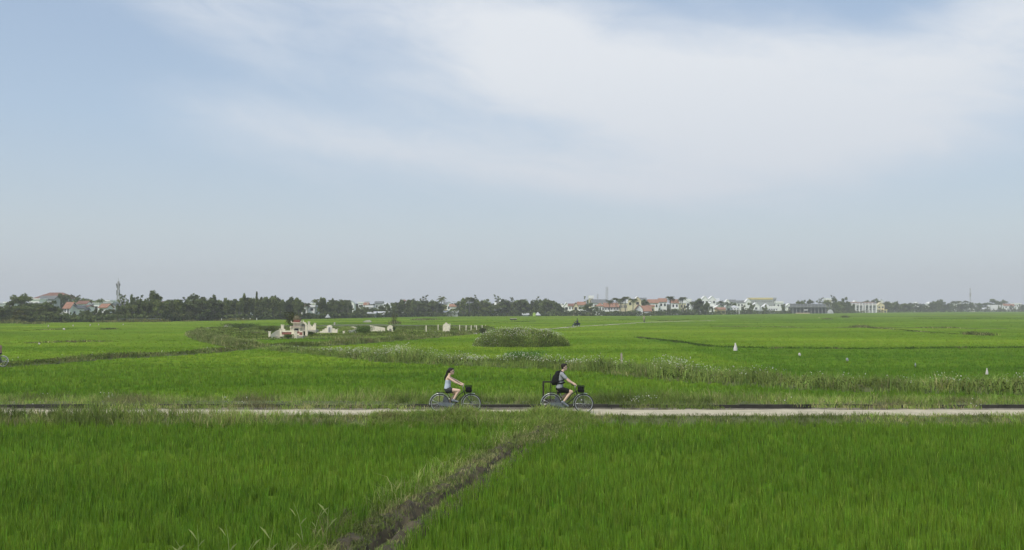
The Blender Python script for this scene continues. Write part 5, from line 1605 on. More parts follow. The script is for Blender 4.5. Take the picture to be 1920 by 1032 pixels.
# ---------------------------------------------------------------- trees
M_CROWN = leaf_mat('tree_leaf', 0.2, per_object=0.28)
M_UNDER = leaf_mat('undergrowth_leaf', 0.2, ((0.05, 0.05, 0.5), (0.7, 0.7, 0.7), (1.25, 1.25, 1.15)))
M_TRUNK = mat('tree_trunk', (0.24, 0.22, 0.19), 0.95, 0.3, 1.5)
def YB_(px):
    """depth of the front edge of the trees at photo column px"""
    return float(np.interp(px, [-60, 0, 150, 300, 420, 620, 780, 940, 1100, 1230, 1370, 1520, 1660, 1830, 1980],
                           [246, 250, 258, 268, 292, 340, 412, 440, 455, 470, 560, 665, 790, 950, 980]))
T0 = (0.135, 0.165, 0.062)
def tree_proto(kind, seed, col=T0):
    """unit tree 8 m tall; returns (trunk mesh, crown mesh)"""
    r = np.random.default_rng(seed); rd = random.Random(seed)
    H = 8.0
    mb = MB(); cl = []
    if kind == 'casuarina':
        mb.tube([(0, 0, -0.5), (0.05, 0, H * .35), (rd.uniform(-.2, .2), 0, H * .7), (rd.uniform(-.3, .3), 0, H * .98)], [.16, .12, .07, .02], 6)
        for i in range(26):
            z = H * rd.uniform(.12, .97); a = rd.uniform(0, 6.28); R_ = 1.7 * (1 - (z / H) ** 1.6 * .75) * rd.uniform(.4, 1.1)
            e = (R_ * math.cos(a), R_ * math.sin(a), z + R_ * rd.uniform(.3, .8))
            mb.tube([(0, 0, z), e], [.04, .012], 4)
            cl.append((e, (.55, .55, .8), 110))
        sz, ar, up = .26, 2.4, 0
    elif kind == 'broadleaf':
        mb.tube([(0, 0, -0.5), (0.1, 0, H * .3), (0, 0.1, H * .55)], [.24, .18, .08], 6)
        for i in range(20):
            th = rd.uniform(0, 6.28); q = rd.random() ** .5; z = H * rd.uniform(.25, .9)
            rad = 2.7 * math.sqrt(max(0.08, 1 - ((z / H - .55) / .45) ** 2)) * q
            e = (rad * math.cos(th), rad * math.sin(th), z)
            mb.tube([(0, 0, H * .3), (e[0] * .5, e[1] * .5, H * .3 + (z - H * .3) * .6), e], [.09, .05, .02], 4)
            s = rd.uniform(.75, 1.15)
            cl.append((e, (s, s, s * .75), 130))
        sz, ar = .30, 1.5
    elif kind == 'umbrella':
        mb.tube([(0, 0, -0.5), (0.2, 0, H * .4), (-.1, 0, H * .65)], [.22, .16, .1], 6)
        for i in range(16):
            th = rd.uniform(0, 6.28); rad = rd.uniform(.3, 3.2); z = H * (.92 - .05 * rad) + rd.uniform(-.9, .2)
            e = (rad * math.cos(th), rad * math.sin(th), z)
            mb.tube([(0, 0, H * .5), (e[0] * .6, e[1] * .6, z - .6), e], [.08, .05, .02], 4)
            cl.append((e, (.95, .95, .4), 110))
        for i in range(8):
            th = rd.uniform(0, 6.28); rad = rd.uniform(.3, 2.2); z = H * rd.uniform(.3, .7)
            cl.append(((rad * math.cos(th), rad * math.sin(th), z), (.7, .7, .5), 90))
        sz, ar = .28, 1.5
    elif kind == 'bush':
        mb.tube([(0, 0, -0.5), (0, 0, H * .3)], [.2, .1], 5)
        for i in range(20):
            th = rd.uniform(0, 6.28); q = rd.random() ** .5; z = H * rd.uniform(.06, .85)
            rad = 4.2 * math.sqrt(max(0.03, 1 - (z / H) ** 2)) * q
            s = rd.uniform(.9, 1.35)
            cl.append(((rad * math.cos(th), rad * math.sin(th), z), (s, s, s * .8), 130))
        sz, ar = .34, 1.5
    elif kind == 'sparse':
        mb.tube([(0, 0, -0.5), (0.15, 0, H * .4), (-.1, .1, H * .75)], [.15, .11, .06], 6)
        for i in range(15):
            th = rd.uniform(0, 6.28); z = H * rd.uniform(.5, 1.0); rad = rd.uniform(.3, 1.5)
            e = (rad * math.cos(th), rad * math.sin(th), z)
            mb.tube([(0, 0, z - 1.6), (e[0] * .5, e[1] * .5, z - .7), e], [.05, .035, .012], 4)
            cl.append((e, (.35, .35, .35), 28))
        sz, ar = .24, 1.6
    elif kind == 'spire':
        mb.tube([(0, 0, -0.5), (0, 0, H * .98)], [.15, .02], 5)
        for i in range(24):
            z = H * (.1 + .88 * i / 23); R_ = .75 * (1 - z / H) + .12
            cl.append(((rd.uniform(-.1, .1), rd.uniform(-.1, .1), z), (R_, R_, .3), 70))
        sz, ar = .24, 1.8
    C = []; 
    for c, s, n in cl:
        v = r.normal(size=(n, 3)); v /= np.linalg.norm(v, axis=1)[:, None]
        v *= (r.random(n) ** .4)[:, None]
        C.append(np.array(c) + v * np.array(s))
    K = np.concatenate([np.full(len(q), r.uniform(.62, 1.45)) for q in C])
    C = np.concatenate(C); K = K[C[:, 2] > .1]; C = C[C[:, 2] > .1]
    n = len(C)
    v, l, s_, t_, c_ = leaves(C, np.full(n, sz) * rng.uniform(.6, 1.4, n), np.clip(cvar(col, n, .2) * K[:, None], .01, .6), ar=ar)
    return mb.mesh('trunk', True), mesh_np('crown', v, l, s_, t_, c_)
OLIVE = (0.13, 0.13, 0.035)
PROTO = {}
for kd, sds in (('casuarina', (1, 2, 3)), ('broadleaf', (4, 5, 6)), ('umbrella', (7, 8)), ('bush', (9, 10)), ('sparse', (11, 12)), ('spire', (13,))):
    PROTO[kd] = []
    for s_ in sds:
        tm, cm = tree_proto(kd, s_)
        tm.materials.append(M_TRUNK); cm.materials.append(M_CROWN)
        PROTO[kd].append((tm, cm))
tm, cm = tree_proto('bush', 21, OLIVE); tm.materials.append(M_TRUNK); cm.materials.append(M_CROWN)
PROTO['olive'] = [(tm, cm)]
def palm_proto(seed):
    rd = random.Random(seed); r = np.random.default_rng(seed)
    H = 8.0; ln = rd.uniform(-.8, .8)
    mb = MB().tube([(-ln, 0, -.5), (-ln * .7, 0, H * .3), (-ln * .2, 0, H * .65), (0, 0, H * .86)], [.17, .13, .11, .10], 7)
    V, Q = [], []
    for i in range(17):
        a = 2 * math.pi * i / 17 + rd.uniform(-.2, .2); el = rd.uniform(-.2, 1.5); L_ = rd.uniform(1.7, 2.3)
        ca, sa = math.cos(a), math.sin(a)
        pts = []
        for q in range(8):
            f = q / 7
            rr = L_ * f * math.cos(el * (1 - f * .3)); zz = L_ * f * math.sin(el) - 1.7 * f * f
            pts.append(Vector((rr * ca, rr * sa, H * .86 + zz)))
        side = Vector((-sa, ca, 0))
        for q in range(7):
            for k in range(3):
                p = pts[q].lerp(pts[q + 1], k / 3 + .05); w = .75 * math.sin(math.pi * min(.97, (q + k / 3) / 7 + .12)) + .12
                d = (pts[q + 1] - pts[q]).normalized()
                for s in (-1, 1):
                    n0 = len(V)
                    V += [p, p + d * .12, p + side * s * w * .8 + d * .35 + Vector((0, 0, -w * .6))]
                    Q.append((n0, n0 + 1, n0 + 2))
    V = np.array([tuple(v) for v in V]); Q = np.array(Q)
    n = len(Q)
    me = mesh_np('crown', V, Q.ravel(), np.arange(n) * 3, np.full(n, 3), np.repeat(cvar((0.098, 0.115, 0.05), n, .25), 3, 0))
    tm = mb.mesh('trunk', True); tm.materials.append(mat('palm_trunk', (0.22, 0.21, 0.18), .95, .2, 2)); me.materials.append(M_CROWN)
    return tm, me
PROTO['palm'] = [palm_proto(31), palm_proto(32), palm_proto(33)]

NAMES = {'casuarina': 'casuarina_tree', 'broadleaf': 'broadleaf_tree', 'umbrella': 'spreading_tree', 'bush': 'bushy_tree', 'sparse': 'sparse_tree', 'spire': 'conifer', 'olive': 'bushy_tree', 'palm': 'palm_tree'}
def tree(kind, px, top, label, dY=6.0, wk=1.0, v=None, group=None, Y=None, cat=None, z0=-0.4):
    Y = Y or (YB_(px) + dY)
    H = CAMZ + (578 - top) / F * Y - z0
    pr = PROTO[kind]; tm, cm = pr[v if v is not None else random.randrange(len(pr))]
    e = empty(NAMES[kind], (XW(px, Y), Y, z0), random.uniform(0, 6.28))
    k = H / 8.0 / (0.97 if kind != 'palm' else 1.02)
    ww = k * wk * (1.0 if kind == 'palm' else 1)
    e.scale = (ww, ww, k)
    for nm, me in (('trunk', tm), ('crown', cm)):
        o = bpy.data.objects.new(nm, me); COL.objects.link(o); o.parent = e
    tag(e, label, cat or ('palm' if kind == 'palm' else 'tree'), group)
    return e

# trees that stand out, one by one: kind, column, top, width factor, extra depth, label
special = [
 ('broadleaf', 41, 551, 1.0, 14, 'tall dark tree at the far left rising beside the white flat house'),
 ('broadleaf', 27, 561, 0.8, 9, 'dark tree leaning against the left side of the tallest far left tree'),
 ('olive', 36, 581, 1.1, 0, 'yellowish green low tree in front of the tallest far left tree'),
 ('bush', 5, 573, 1.1, 3, 'dark bushy tree cut off by the left edge of the picture'),
 ('bush', 74, 566, 1.0, 12, 'dark rounded tree below the long grey roof'),
 ('broadleaf', 96, 564, 1.15, 8, 'broad dark tree left of the orange roofed white house'),
 ('bush', 100, 583, 1.0, 1, 'low dark tree at the field edge left of the orange roofed white house'),
 ('bush', 72, 583, 0.9, 1, 'low dark tree at the field edge below the long grey roof'),
 ('broadleaf', 116, 550.5, 1.0, 150, 'hazy tree directly right of the big red pyramid roof'),
 ('broadleaf', 128, 553, 1.1, 150, 'second hazy tree right of the big red pyramid roof'),
 ('sparse', 139, 556, 1.2, 140, 'small hazy tree third to the right of the red pyramid roof'),
 ('broadleaf', 152, 558, 1.2, 130, 'round hazy tree behind the brown roofed white house'),
 ('broadleaf', 160, 560.5, 1.1, 130, 'smaller round hazy tree behind the brown roofed white house'),
 ('broadleaf', 184, 560.5, 1.5, 120, 'round hazy tree standing alone behind the white cube house'),
 ('broadleaf', 206, 562.5, 1.0, 110, 'small hazy tree behind the stepped white roof left of the lattice tower'),
 ('sparse', 228, 556, 0.9, 20, 'thin tree with bare twigs just right of the lattice tower'),
 ('sparse', 234, 554, 0.9, 22, 'second bare twigged tree right of the lattice tower'),
 ('casuarina', 249, 558, 0.7, 20, 'narrow tree with a round tuft on top right of the lattice tower'),
 ('sparse', 261, 556, 1.2, 20, 'pale half bare tree between the round tufted tree and the tall dark tree'),
 ('broadleaf', 273, 560, 0.9, 12, 'dark tree leaning on the left side of the tall ragged tree'),
 ('casuarina', 291, 551.5, 1.25, 10, 'tall ragged dark tree, highest one left of the long casuarina row'),
 ('broadleaf', 297, 564, 1.0, 6, 'dense dark tree at the foot of the tall ragged tree'),
 ('broadleaf', 367, 552, 1.1, 14, 'tall rounded tree, highest one at the left of the long casuarina row'),
 ('broadleaf', 376, 557, 0.9, 10, 'dark tree on the right shoulder of the tall rounded tree'),
 ('sparse', 349, 560, 0.9, 10, 'thin pale stemmed tree left of the tall rounded tree'),
 ('casuarina', 399, 558.5, 1.0, 10, 'rounded feathery tree second along the long casuarina row'),
 ('casuarina', 458, 555, 0.45, 14, 'narrow tree with a ball shaped top in the long casuarina row'),
 ('spire', 481.5, 549.5, 1.0, 14, 'needle thin conifer sticking out above the long casuarina row'),
 ('casuarina', 513, 559, 1.0, 10, 'feathery tree near the right end of the long casuarina row'),
 ('casuarina', 546, 560, 1.1, 12, 'feathery tree straight above the tiered shrine'),
 ('casuarina', 557, 562.5, 1.0, 8, 'feathery tree left of the white house with the round window'),
 ('palm', 593, 557.5, 1.0, 22, 'single palm above the white balcony house'),
 ('palm', 577, 566, 0.9, 12, 'small palm between the two white houses above the arch tomb'),
 ('palm', 644, 559, 1.0, 8, 'tall palm with a pale trunk, left one of the pair above the horseshoe tomb'),
 ('palm', 653, 560, 1.0, 8, 'tall palm with a pale trunk, right one of the pair above the horseshoe tomb'),
 ('palm', 620, 559.5, 1.0, 14, 'palm crown showing above the trees left of the palm pair'),
 ('palm', 628, 560, 1.0, 14, 'second palm crown above the trees left of the palm pair'),
 ('casuarina', 605, 562, 1.1, 8, 'dark feathery tree right of the single palm'),
 ('broadleaf', 772, 560.5, 0.8, 16, 'round headed tree above the middle of the tree row'),
 ('sparse', 794, 555.5, 1.1, 20, 'tall half bare tree with a round crown left of the slender palm'),
 ('broadleaf', 801, 563, 0.7, 12, 'small tree under the right side of the tall half bare tree'),
 ('palm', 782, 563, 1.0, 8, 'dark palm left of the tall half bare tree'),
 ('broadleaf', 812, 563, 0.9, 10, 'round dark tree left of the slender palm'),
 ('palm', 819, 562, 1.0, 4, 'leaning palm with a pale trunk left of the slender palm'),
 ('palm', 828.5, 553, 1.1, 4, 'slender tall palm with a straight pale trunk beside the white gabled house'),
 ('palm', 873, 556.5, 1.2, 6, 'leftmost palm of the tall clump right of the white gabled house'),
 ('palm', 880, 554.5, 1.2, 5, 'tallest palm of the clump right of the white gabled house'),
 ('palm', 887, 555.5, 1.2, 6, 'third palm of the tall clump right of the white gabled house'),
 ('sparse', 893, 555.5, 0.7, 16, 'thin half bare tree at the right side of the tall palm clump'),
 ('palm', 896, 565, 1.2, 3, 'low drooping palm at the right foot of the tall clump'),
 ('broadleaf', 911, 561, 0.9, 8, 'leafy tree left of the bright white domed roof'),
 ('sparse', 932, 555, 1.1, 40, 'half bare tree rising behind the bright white domed roof'),
 ('broadleaf', 944, 561, 1.2, 14, 'wide round tree right of the bright white domed roof'),
 ('sparse', 956, 560, 0.8, 14, 'first thin pointed tree right of the white domed roof'),
 ('sparse', 962, 559.5, 0.8, 14, 'second thin pointed tree right of the white domed roof'),
 ('palm', 931, 570, 1.4, 3, 'dark low palm in front of the bright white domed roof'),
 ('broadleaf', 980, 561.5, 1.2, 12, 'wide dark tree above the dark raised board'),
 ('sparse', 1003, 558.5, 1.1, 14, 'tree with a thin branch reaching right above the green panel'),
 ('broadleaf', 1026, 560.5, 1.3, 12, 'large dark rounded tree left of the white villas'),
 ('broadleaf', 1037, 564.5, 0.8, 10, 'dark tree between the large rounded tree and the white villas'),
 ('broadleaf', 1044, 567.5, 0.8, 8, 'smaller dark tree left of the white villas'),
 ('bush', 1104, 566, 1.25, -2, 'big dark round tree in front of the red roofed villas'),
 ('bush', 1113, 583, 1.0, -8, 'low dark bush tree in front of the big round tree'),
 ('sparse', 1100, 558, 0.8, 30, 'thin bare twigged tree left of the cream stair tower'),
 ('palm', 1143, 560, 1.25, 10, 'palm in front of the grey roof, leftmost of the row of coconut palms'),
 ('palm', 1155, 556, 1.35, 6, 'coconut palm second from left in the row by the yellow villa'),
 ('palm', 1163.5, 557.5, 1.3, 10, 'coconut palm third from left in the row by the yellow villa'),
 ('palm', 1172, 553.5, 1.35, 6, 'tallest coconut palm in front of the yellow villa'),
 ('palm', 1187, 557, 1.35, 5, 'coconut palm before the right end of the yellow villa'),
 ('broadleaf', 1208, 561.5, 0.9, 30, 'dark tree right of the tall cream gable'),
 ('palm', 1212, 563, 1.2, 10, 'dark palm left of the first orange roofed white villa'),
 ('palm', 1257, 553, 1.4, 6, 'coconut palm standing between the two orange roofed villas'),
 ('palm', 1279, 554.5, 1.4, 6, 'coconut palm right of the two orange roofed villas'),
 ('palm', 1298, 564, 1.2, 10, 'small palm right of the white block house'),
 ('palm', 1288, 572, 1.2, 3, 'low dark palm below the white block house'),
 ('casuarina', 1311, 563, 1.3, 0, 'dark tree below the left one of the two big white gables'),
 ('casuarina', 1324, 569, 1.2, 0, 'dark tree below the right one of the two big white gables'),
 ('palm', 1352, 562, 1.3, 20, 'palm behind the small yellow house'),
 ('palm', 1363, 565, 1.3, 14, 'second palm behind the small yellow house'),
 ('broadleaf', 1374, 567, 1.0, 20, 'tree behind the white portico house'),
 ('bush', 1408, 566, 0.62, -4, 'tall dark dense tree right of the white portico house'),
 ('bush', 1394, 571, 0.5, 4, 'dark tree between the white portico house and the dense tall tree'),
 ('bush', 1433, 570.5, 0.7, 0, 'dark wedge shaped tree below the long yellow topped building'),
 ('bush', 1468, 569, 0.55, 0, 'square looking dark tree left of the unfinished building'),
 ('bush', 1480, 577, 0.7, -3, 'low dark tree at the left corner of the unfinished building'),
 ('broadleaf', 1498, 563.5, 0.7, 45, 'first hazy tree behind the roof of the unfinished building'),
 ('broadleaf', 1507, 562.5, 0.7, 45, 'second hazy tree behind the roof of the unfinished building'),
 ('broadleaf', 1519, 561.5, 0.7, 45, 'third hazy tree behind the roof of the unfinished building'),
 ('sparse', 1536, 560, 1.3, 45, 'half bare tree behind the right part of the unfinished building'),
 ('broadleaf', 1549, 563, 1.0, 45, 'round tree left of the big dark tree and behind the unfinished building'),
 ('bush', 1569, 557.5, 0.72, 0, 'big dense dark tree right of the unfinished building, left half'),
 ('bush', 1586, 556.5, 0.72, 2, 'big dense dark tree left of the white terraced villas'),
 ('sparse', 1562, 555.5, 1.0, 6, 'thin twig topped tree in the left side of the big dense trees'),
 ('broadleaf', 1624, 563.5, 1.2, 40, 'hazy tree behind the gap of the white terraced villas'),
 ('broadleaf', 1642, 560, 0.9, 40, 'flat topped hazy tree behind the yellow gable house'),
 ('broadleaf', 1661, 565.5, 0.9, 10, 'dark tree at the right of the yellow gable house'),
 ('broadleaf', 1697, 569, 1.4, 10, 'broad low tree in the hazy row left of the white roofs'),
 ('palm', 1788, 563, 1.5, 20, 'hazy palm left of the thin mast, first of three'),
 ('palm', 1797, 562.5, 1.5, 20, 'hazy palm left of the thin mast, second of three'),
 ('palm', 1810, 562, 1.5, 20, 'hazy palm nearest to the thin mast at right'),
 ('casuarina', 1764, 563.5, 1.3, 10, 'hazy pointed tree in the right hand tree row'),
 ('bush', 1864, 559, 1.35, 60, 'big hazy dome shaped tree right of the thin mast'),
 ('bush', 1876, 564, 0.9, 50, 'hazy tree on the right shoulder of the dome shaped tree'),
 ('broadleaf', 1882, 562.5, 0.9, 60, 'pointed hazy tree right of the dome shaped tree'),
 ('bush', 1914, 570, 0.9, 10, 'hazy tree at the right edge of the picture'),
 ('broadleaf', 1834, 568, 1.1, 10, 'round hazy tree just right of the thin mast'),
]
for kd, px, top, wk, dY, lb in special:
    tree(kd, px, top, lb, dY, wk)

# the rows between them: trees that nothing tells apart share a label within their stretch
rows = [
 (-25, 112, 8, [(-25, 576), (15, 572), (60, 572), (112, 576)], ('bush', 'broadleaf'), 'dark tree of the thicket left of the orange roofed house', 1.0),
 (118, 152, 9, [(118, 588), (152, 588)], ('bush',), 'low dark bushy tree in front of the orange roofed house', .8),
 (154, 238, 7, [(154, 582), (200, 581), (222, 575), (238, 570)], ('broadleaf', 'bush', 'casuarina'), 'dark low tree in front of the houses left of the lattice tower', .9),
 (240, 345, 6.5, [(240, 569), (300, 565), (345, 565)], ('casuarina', 'broadleaf', 'casuarina'), 'dark tree in the dense row right of the lattice tower', .95),
 (350, 455, 6.5, [(350, 566), (400, 563), (455, 564)], ('casuarina', 'casuarina', 'broadleaf'), 'feathery casuarina in the left half of the long casuarina row', 1.0),
 (456, 566, 6.5, [(456, 563), (500, 562), (540, 563), (566, 568)], ('casuarina',), 'feathery casuarina in the long row left of the round windowed house', 1.0),
 (566, 596, 7, [(566, 588), (596, 587)], ('bush',), 'low dark bush tree below the white house with the round window', .6),
 (597, 660, 6.5, [(597, 566), (640, 565), (660, 569)], ('casuarina', 'broadleaf'), 'dark tree in the row above the horseshoe tomb', .9),
 (662, 738, 7, [(662, 573), (735, 572)], ('broadleaf', 'bush'), 'low tree in the row above the bare shrub', .85),
 (740, 835, 6.5, [(740, 568), (780, 565), (830, 569)], ('broadleaf', 'casuarina', 'broadleaf'), 'tree in the hazy row left of the slender palm', .9),
 (836, 860, 7, [(836, 583), (860, 580)], ('bush',), 'low bush tree in front of the white gabled house', .6),
 (862, 926, 6.5, [(862, 566), (900, 567), (926, 573)], ('broadleaf', 'casuarina'), 'dark tree in the row under the tall palm clump', .9),
 (927, 1048, 6.5, [(927, 575), (942, 566), (1030, 564), (1048, 572)], ('broadleaf', 'casuarina', 'broadleaf'), 'dark tree in the row between the white domed roof and the villas', .95),
 (1050, 1082, 6.5, [(1050, 573), (1070, 581), (1082, 587)], ('bush', 'broadleaf'), 'dark low tree in front of the white villas', .7),
 (1124, 1200, 7.5, [(1124, 588), (1200, 586)], ('bush',), 'low dark bush tree under the row of coconut palms', .6),
 (1190, 1306, 6.5, [(1190, 584), (1225, 587), (1240, 579), (1306, 577)], ('bush', 'broadleaf'), 'dark low tree in front of the orange roofed villas', .6),
 (1304, 1344, 7, [(1304, 569), (1344, 575)], ('broadleaf', 'casuarina'), 'dark tree below the two big white gables', .8),
 (1346, 1400, 8, [(1346, 589), (1400, 587)], ('bush',), 'low bush tree in front of the small yellow house and the white portico', .5),
 (1402, 1484, 8, [(1402, 577), (1424, 583), (1484, 584)], ('bush',), 'low dark tree below the long yellow topped building', .5),
 (1560, 1600, 7, [(1560, 563), (1600, 568)], ('bush', 'broadleaf'), 'dark tree in the dense group right of the unfinished building', .8),
 (1600, 1662, 9, [(1600, 585), (1662, 584)], ('bush',), 'low hazy bush in front of the white terraced villas', .45),
 (1664, 1752, 6, [(1664, 567), (1752, 568)], ('broadleaf', 'bush', 'broadleaf'), 'hazy tree in the row right of the yellow gable house', .9),
 (1752, 1826, 6, [(1752, 567), (1826, 571)], ('broadleaf', 'casuarina', 'bush'), 'hazy tree in the row left of the thin mast', .9),
 (1828, 1935, 7, [(1828, 573), (1860, 575), (1935, 573)], ('bush', 'broadleaf'), 'hazy tree in the row right of the thin mast', .7),
]
for x0, x1, st, prof_, kds, lb, wk in rows:
    x = x0
    while x < x1:
        top = float(np.interp(x, [p[0] for p in prof_], [p[1] for p in prof_])) + random.choice((random.uniform(-3.5, 2), random.uniform(0, 5)))
        kd = random.choice(kds)
        adj = {'casuarina': 'feathery', 'broadleaf': 'round crowned', 'bush': 'bushy'}[kd]
        full = lb if adj.split()[0] in lb and kd == 'casuarina' else adj + ' ' + lb.replace('feathery casuarina', 'tree')
        if x1 - x0 > 60:
            third = int(3 * (x - x0) / (x1 - x0))
            ext = full + (', towards its left end', ', about its middle', ', towards its right end')[min(third, 2)]
            if len(ext.split()) <= 16: full = ext
        tree(kd, x, top, full, random.uniform(2, 22), wk * random.uniform(.85, 1.25), group=full.replace('tree', 'trees', 1))
        x += st * random.uniform(.75, 1.25)

# undergrowth along the foot of the trees, and the woods far behind the town
C = []
for px in np.arange(-60, 1985, 1.0):
    if 1484 < px < 1556: continue
    Y = YB_(px); n = int(22 if px < 1500 else 14)
    h = 1.9 + 0.8 * float(nz(np.array(px / 9.0), np.array(0.0), 1.0, 90))
    C.append(np.stack([XW(px, Y) + rng.uniform(-.6, .6, n) * Y / F * 2, Y + rng.uniform(0, 7, n), -.4 + rng.random(n) ** .8 * h * (1 + (Y > 400) * .3)], 1))
C = np.concatenate(C)
n = len(C)
stuff_mesh('undergrowth', [leaves(C, rng.uniform(.35, .75, n), cvar((0.115, 0.145, 0.055), n, .3), ar=1.3)], M_UNDER, 'dark undergrowth along the foot of the tree rows')
C = []
for px in np.arange(-80, 2010, 1.0):
    Y = YB_(px) * 1.0 + (260 if px < 1200 else 340); n = 26
    h = CAMZ + 0.4 + (578 - (570.5 + 1.5 * float(nz(np.array(px / 12.0), np.array(0.0), 1.0, 91)))) / F * Y
    C.append(np.stack([XW(px, Y) + rng.uniform(-1, 1, n) * Y / F, Y + rng.uniform(0, 12, n), -.4 + rng.random(n) ** .7 * h], 1))
C = np.concatenate(C); n = len(C)
stuff_mesh('distant_wood', [leaves(C, rng.uniform(.9, 1.8, n), cvar((0.055, 0.065, 0.036), n, .25), ar=1.3)], M_CROWN, 'faint wood on the horizon behind the houses')
# yellowish scrub at the field edge on the left
C = []
for px in np.arange(-40, 470, 1.0):
    Y = YB_(px) - 9; n = 10
    g_ = float(nz(np.array(px / 14.0), np.array(3.0), 1.0, 92)) + .45
    if g_ > 0: C.append(np.stack([XW(px, Y) + rng.uniform(-.3, .3, n), Y + rng.uniform(0, 7, n), -.3 + rng.random(n) * 1.0 * min(g_, 1)], 1))
C = np.concatenate(C); n = len(C)
stuff_mesh('scrub', [leaves(C, rng.uniform(.2, .45, n), cvar((0.17, 0.17, 0.06), n, .25), ar=1.3)], M_CROWN, 'yellowish scrub where the left fields meet the trees')

# ---------------------------------------------------------------- houses and masts
W_WHITE = mat('white_wall', (0.88, 0.87, 0.85), .85, .05, .5)
W_GREYW = mat('grey_wall', (0.42, 0.43, 0.43), .85, .12, .5)
W_CREAM = mat('cream_wall', (0.72, 0.64, 0.42), .85, .07, .5)
W_YEL = mat('yellow_wall', (0.72, 0.60, 0.30), .85, .08, .5)
W_DARK = mat('dark_glass', (0.03, 0.035, 0.04), .3, .1, 1)
R_ORANGE = mat('orange_tiles', (0.33, 0.18, 0.125), .85, .18, 1.2)
R_BROWN = mat('brown_tiles', (0.22, 0.12, 0.09), .85, .2, 1.2)
R_GREY = mat('grey_roof', (0.17, 0.18, 0.18), .8, .12, .8)
R_PALE = mat('pale_sheet_roof', (0.55, 0.56, 0.57), .6, .08, .8)
def house(px0, px1, eave, top, dY, wall, rkind, roof, label, nwin=2, floors=2, depth=None, name='house', cat='house', porch=False, Y=None, bal=False):
    Y = Y or (YB_((px0 + px1) / 2) + dY)
    pc = (px0 + px1) / 2
    hw = (px1 - px0) / 2 / F * Y
    D = depth or max(5.0, hw * 1.4)
    z0 = -0.4
    ze, zt = CAMZ + (578 - eave) / F * Y - z0, CAMZ + (578 - top) / F * Y - z0
    e = empty(name, (XW(pc, Y), Y, z0)); tag(e, label, cat)
    ov = 0.35
    wb_ = MB()
    if rkind == 'gable_y':
        wb_.prism_y([(-hw, 0), (hw, 0), (hw, ze), (0, zt - .12), (-hw, ze)], 0, D)
        rf = MB(); th = .16
        for s in (-1, 1):
            m_ = (zt - ze) / hw
            xo = hw + ov
            rf.add([(0, -ov, zt), (s * xo, -ov, ze - m_ * ov), (s * xo, D + ov, ze - m_ * ov), (0, D + ov, zt), (0, -ov, zt + th), (s * xo, -ov, ze - m_ * ov + th), (s * xo, D + ov, ze - m_ * ov + th), (0, D + ov, zt + th)],
                   [(0, 1, 2, 3), (7, 6, 5, 4), (0, 4, 5, 1), (2, 6, 7, 3), (1, 5, 6, 2)])
    elif rkind == 'gable_x':
        wb_.prism_x([(0, 0), (D, 0), (D, ze), (D / 2, zt - .12), (0, ze)], -hw, hw)
        rf = MB(); th = .16; m_ = (zt - ze) / (D / 2)
        for a, b in ((-ov, D / 2), (D + ov, D / 2)):
            za = ze - m_ * ov
            rf.add([(-hw - ov, a, za), (hw + ov, a, za), (hw + ov, b, zt), (-hw - ov, b, zt), (-hw - ov, a, za + th), (hw + ov, a, za + th), (hw + ov, b, zt + th), (-hw - ov, b, zt + th)],
                   [(0, 3, 2, 1), (4, 5, 6, 7), (0, 1, 5, 4), (1, 2, 6, 5), (3, 0, 4, 7)])
    elif rkind == 'hip':
        wb_.box(-hw, hw, 0, D, 0, ze)
        rf = MB(); r_ = max(0, hw - D * .45)
        rf.add([(-hw - ov, -ov, ze), (hw + ov, -ov, ze), (hw + ov, D + ov, ze), (-hw - ov, D + ov, ze), (-r_, D / 2, zt), (r_ + .01, D / 2, zt)],
               [(0, 1, 5, 4), (1, 2, 5), (2, 3, 4, 5), (3, 0, 4), (3, 2, 1, 0)])
    elif rkind == 'dome':
        wb_.box(-hw, hw, 0, D, 0, ze)
        rf = MB().ell((-hw * .45, D / 2, ze), (hw * .62, D * .5, (zt - ze)), 14, 8).ell((hw * .4, D / 2, ze), (hw * .62, D * .5, (zt - ze) * .92), 14, 8)
    else:
        wb_.box(-hw, hw, 0, D, 0, ze)
        rf = MB().box(-hw - ov, hw + ov, -ov, D + ov, ze, zt)
    w_o = wb_.build('wall', wall, e)
    rf.build('roof', roof, e)
    fh = min(3.3, ze / max(1, floors))
    for f in range(floors):
        zc = ze - fh * (f + .5)
        if zc < 1: continue
        for k_ in range(nwin):
            xw = -hw + (k_ + .5) * 2 * hw / nwin
            ww = min(.75, hw / nwin * .55)
            fr = MB().box(xw - ww, xw + ww, -.05, -.003, zc - .75, zc + .7).build('window', W_GREYW if wall is not W_GREYW else W_WHITE, e)
            MB().box(xw - ww + .09, xw + ww - .09, -.07, -.052, zc - .66, zc + .61).build('pane', W_DARK, fr)
    if bal:
        for f in range(floors - 1):
            zc = ze - fh * (f + 1)
            MB().box(-hw * .95, hw * .95, -1.3, -.003, zc - .1, zc + .08).box(-hw * .95, hw * .95, -1.3, -1.22, zc + .08, zc + .85).build('balcony', W_WHITE, e)
    if porch:
        for k_ in range(4):
            xw = -hw + (k_ + .35) * 2 * hw / 3.7
            MB().tube([(xw, -1.4, 0), (xw, -1.4, ze * .72)], .2, 8).build('column', W_WHITE, e)
        MB().box(-hw, hw, -1.6, -.003, ze * .72, ze * .80).build('porch_roof', W_WHITE, e)
    return e
H_ = house
H_(-4, 9, 571, 568.5, 60, W_WHITE, 'flat', W_GREYW, 'white flat house cut off by the left edge of the picture')
H_(9, 22, 568.5, 566, 55, W_WHITE, 'flat', W_WHITE, 'white flat roofed house left of the tallest far left tree')
H_(62, 128, 560, 548.5, 170, W_GREYW, 'hip', R_BROWN, 'large hall with a wide reddish pyramid roof and white ridges', 0, 1)
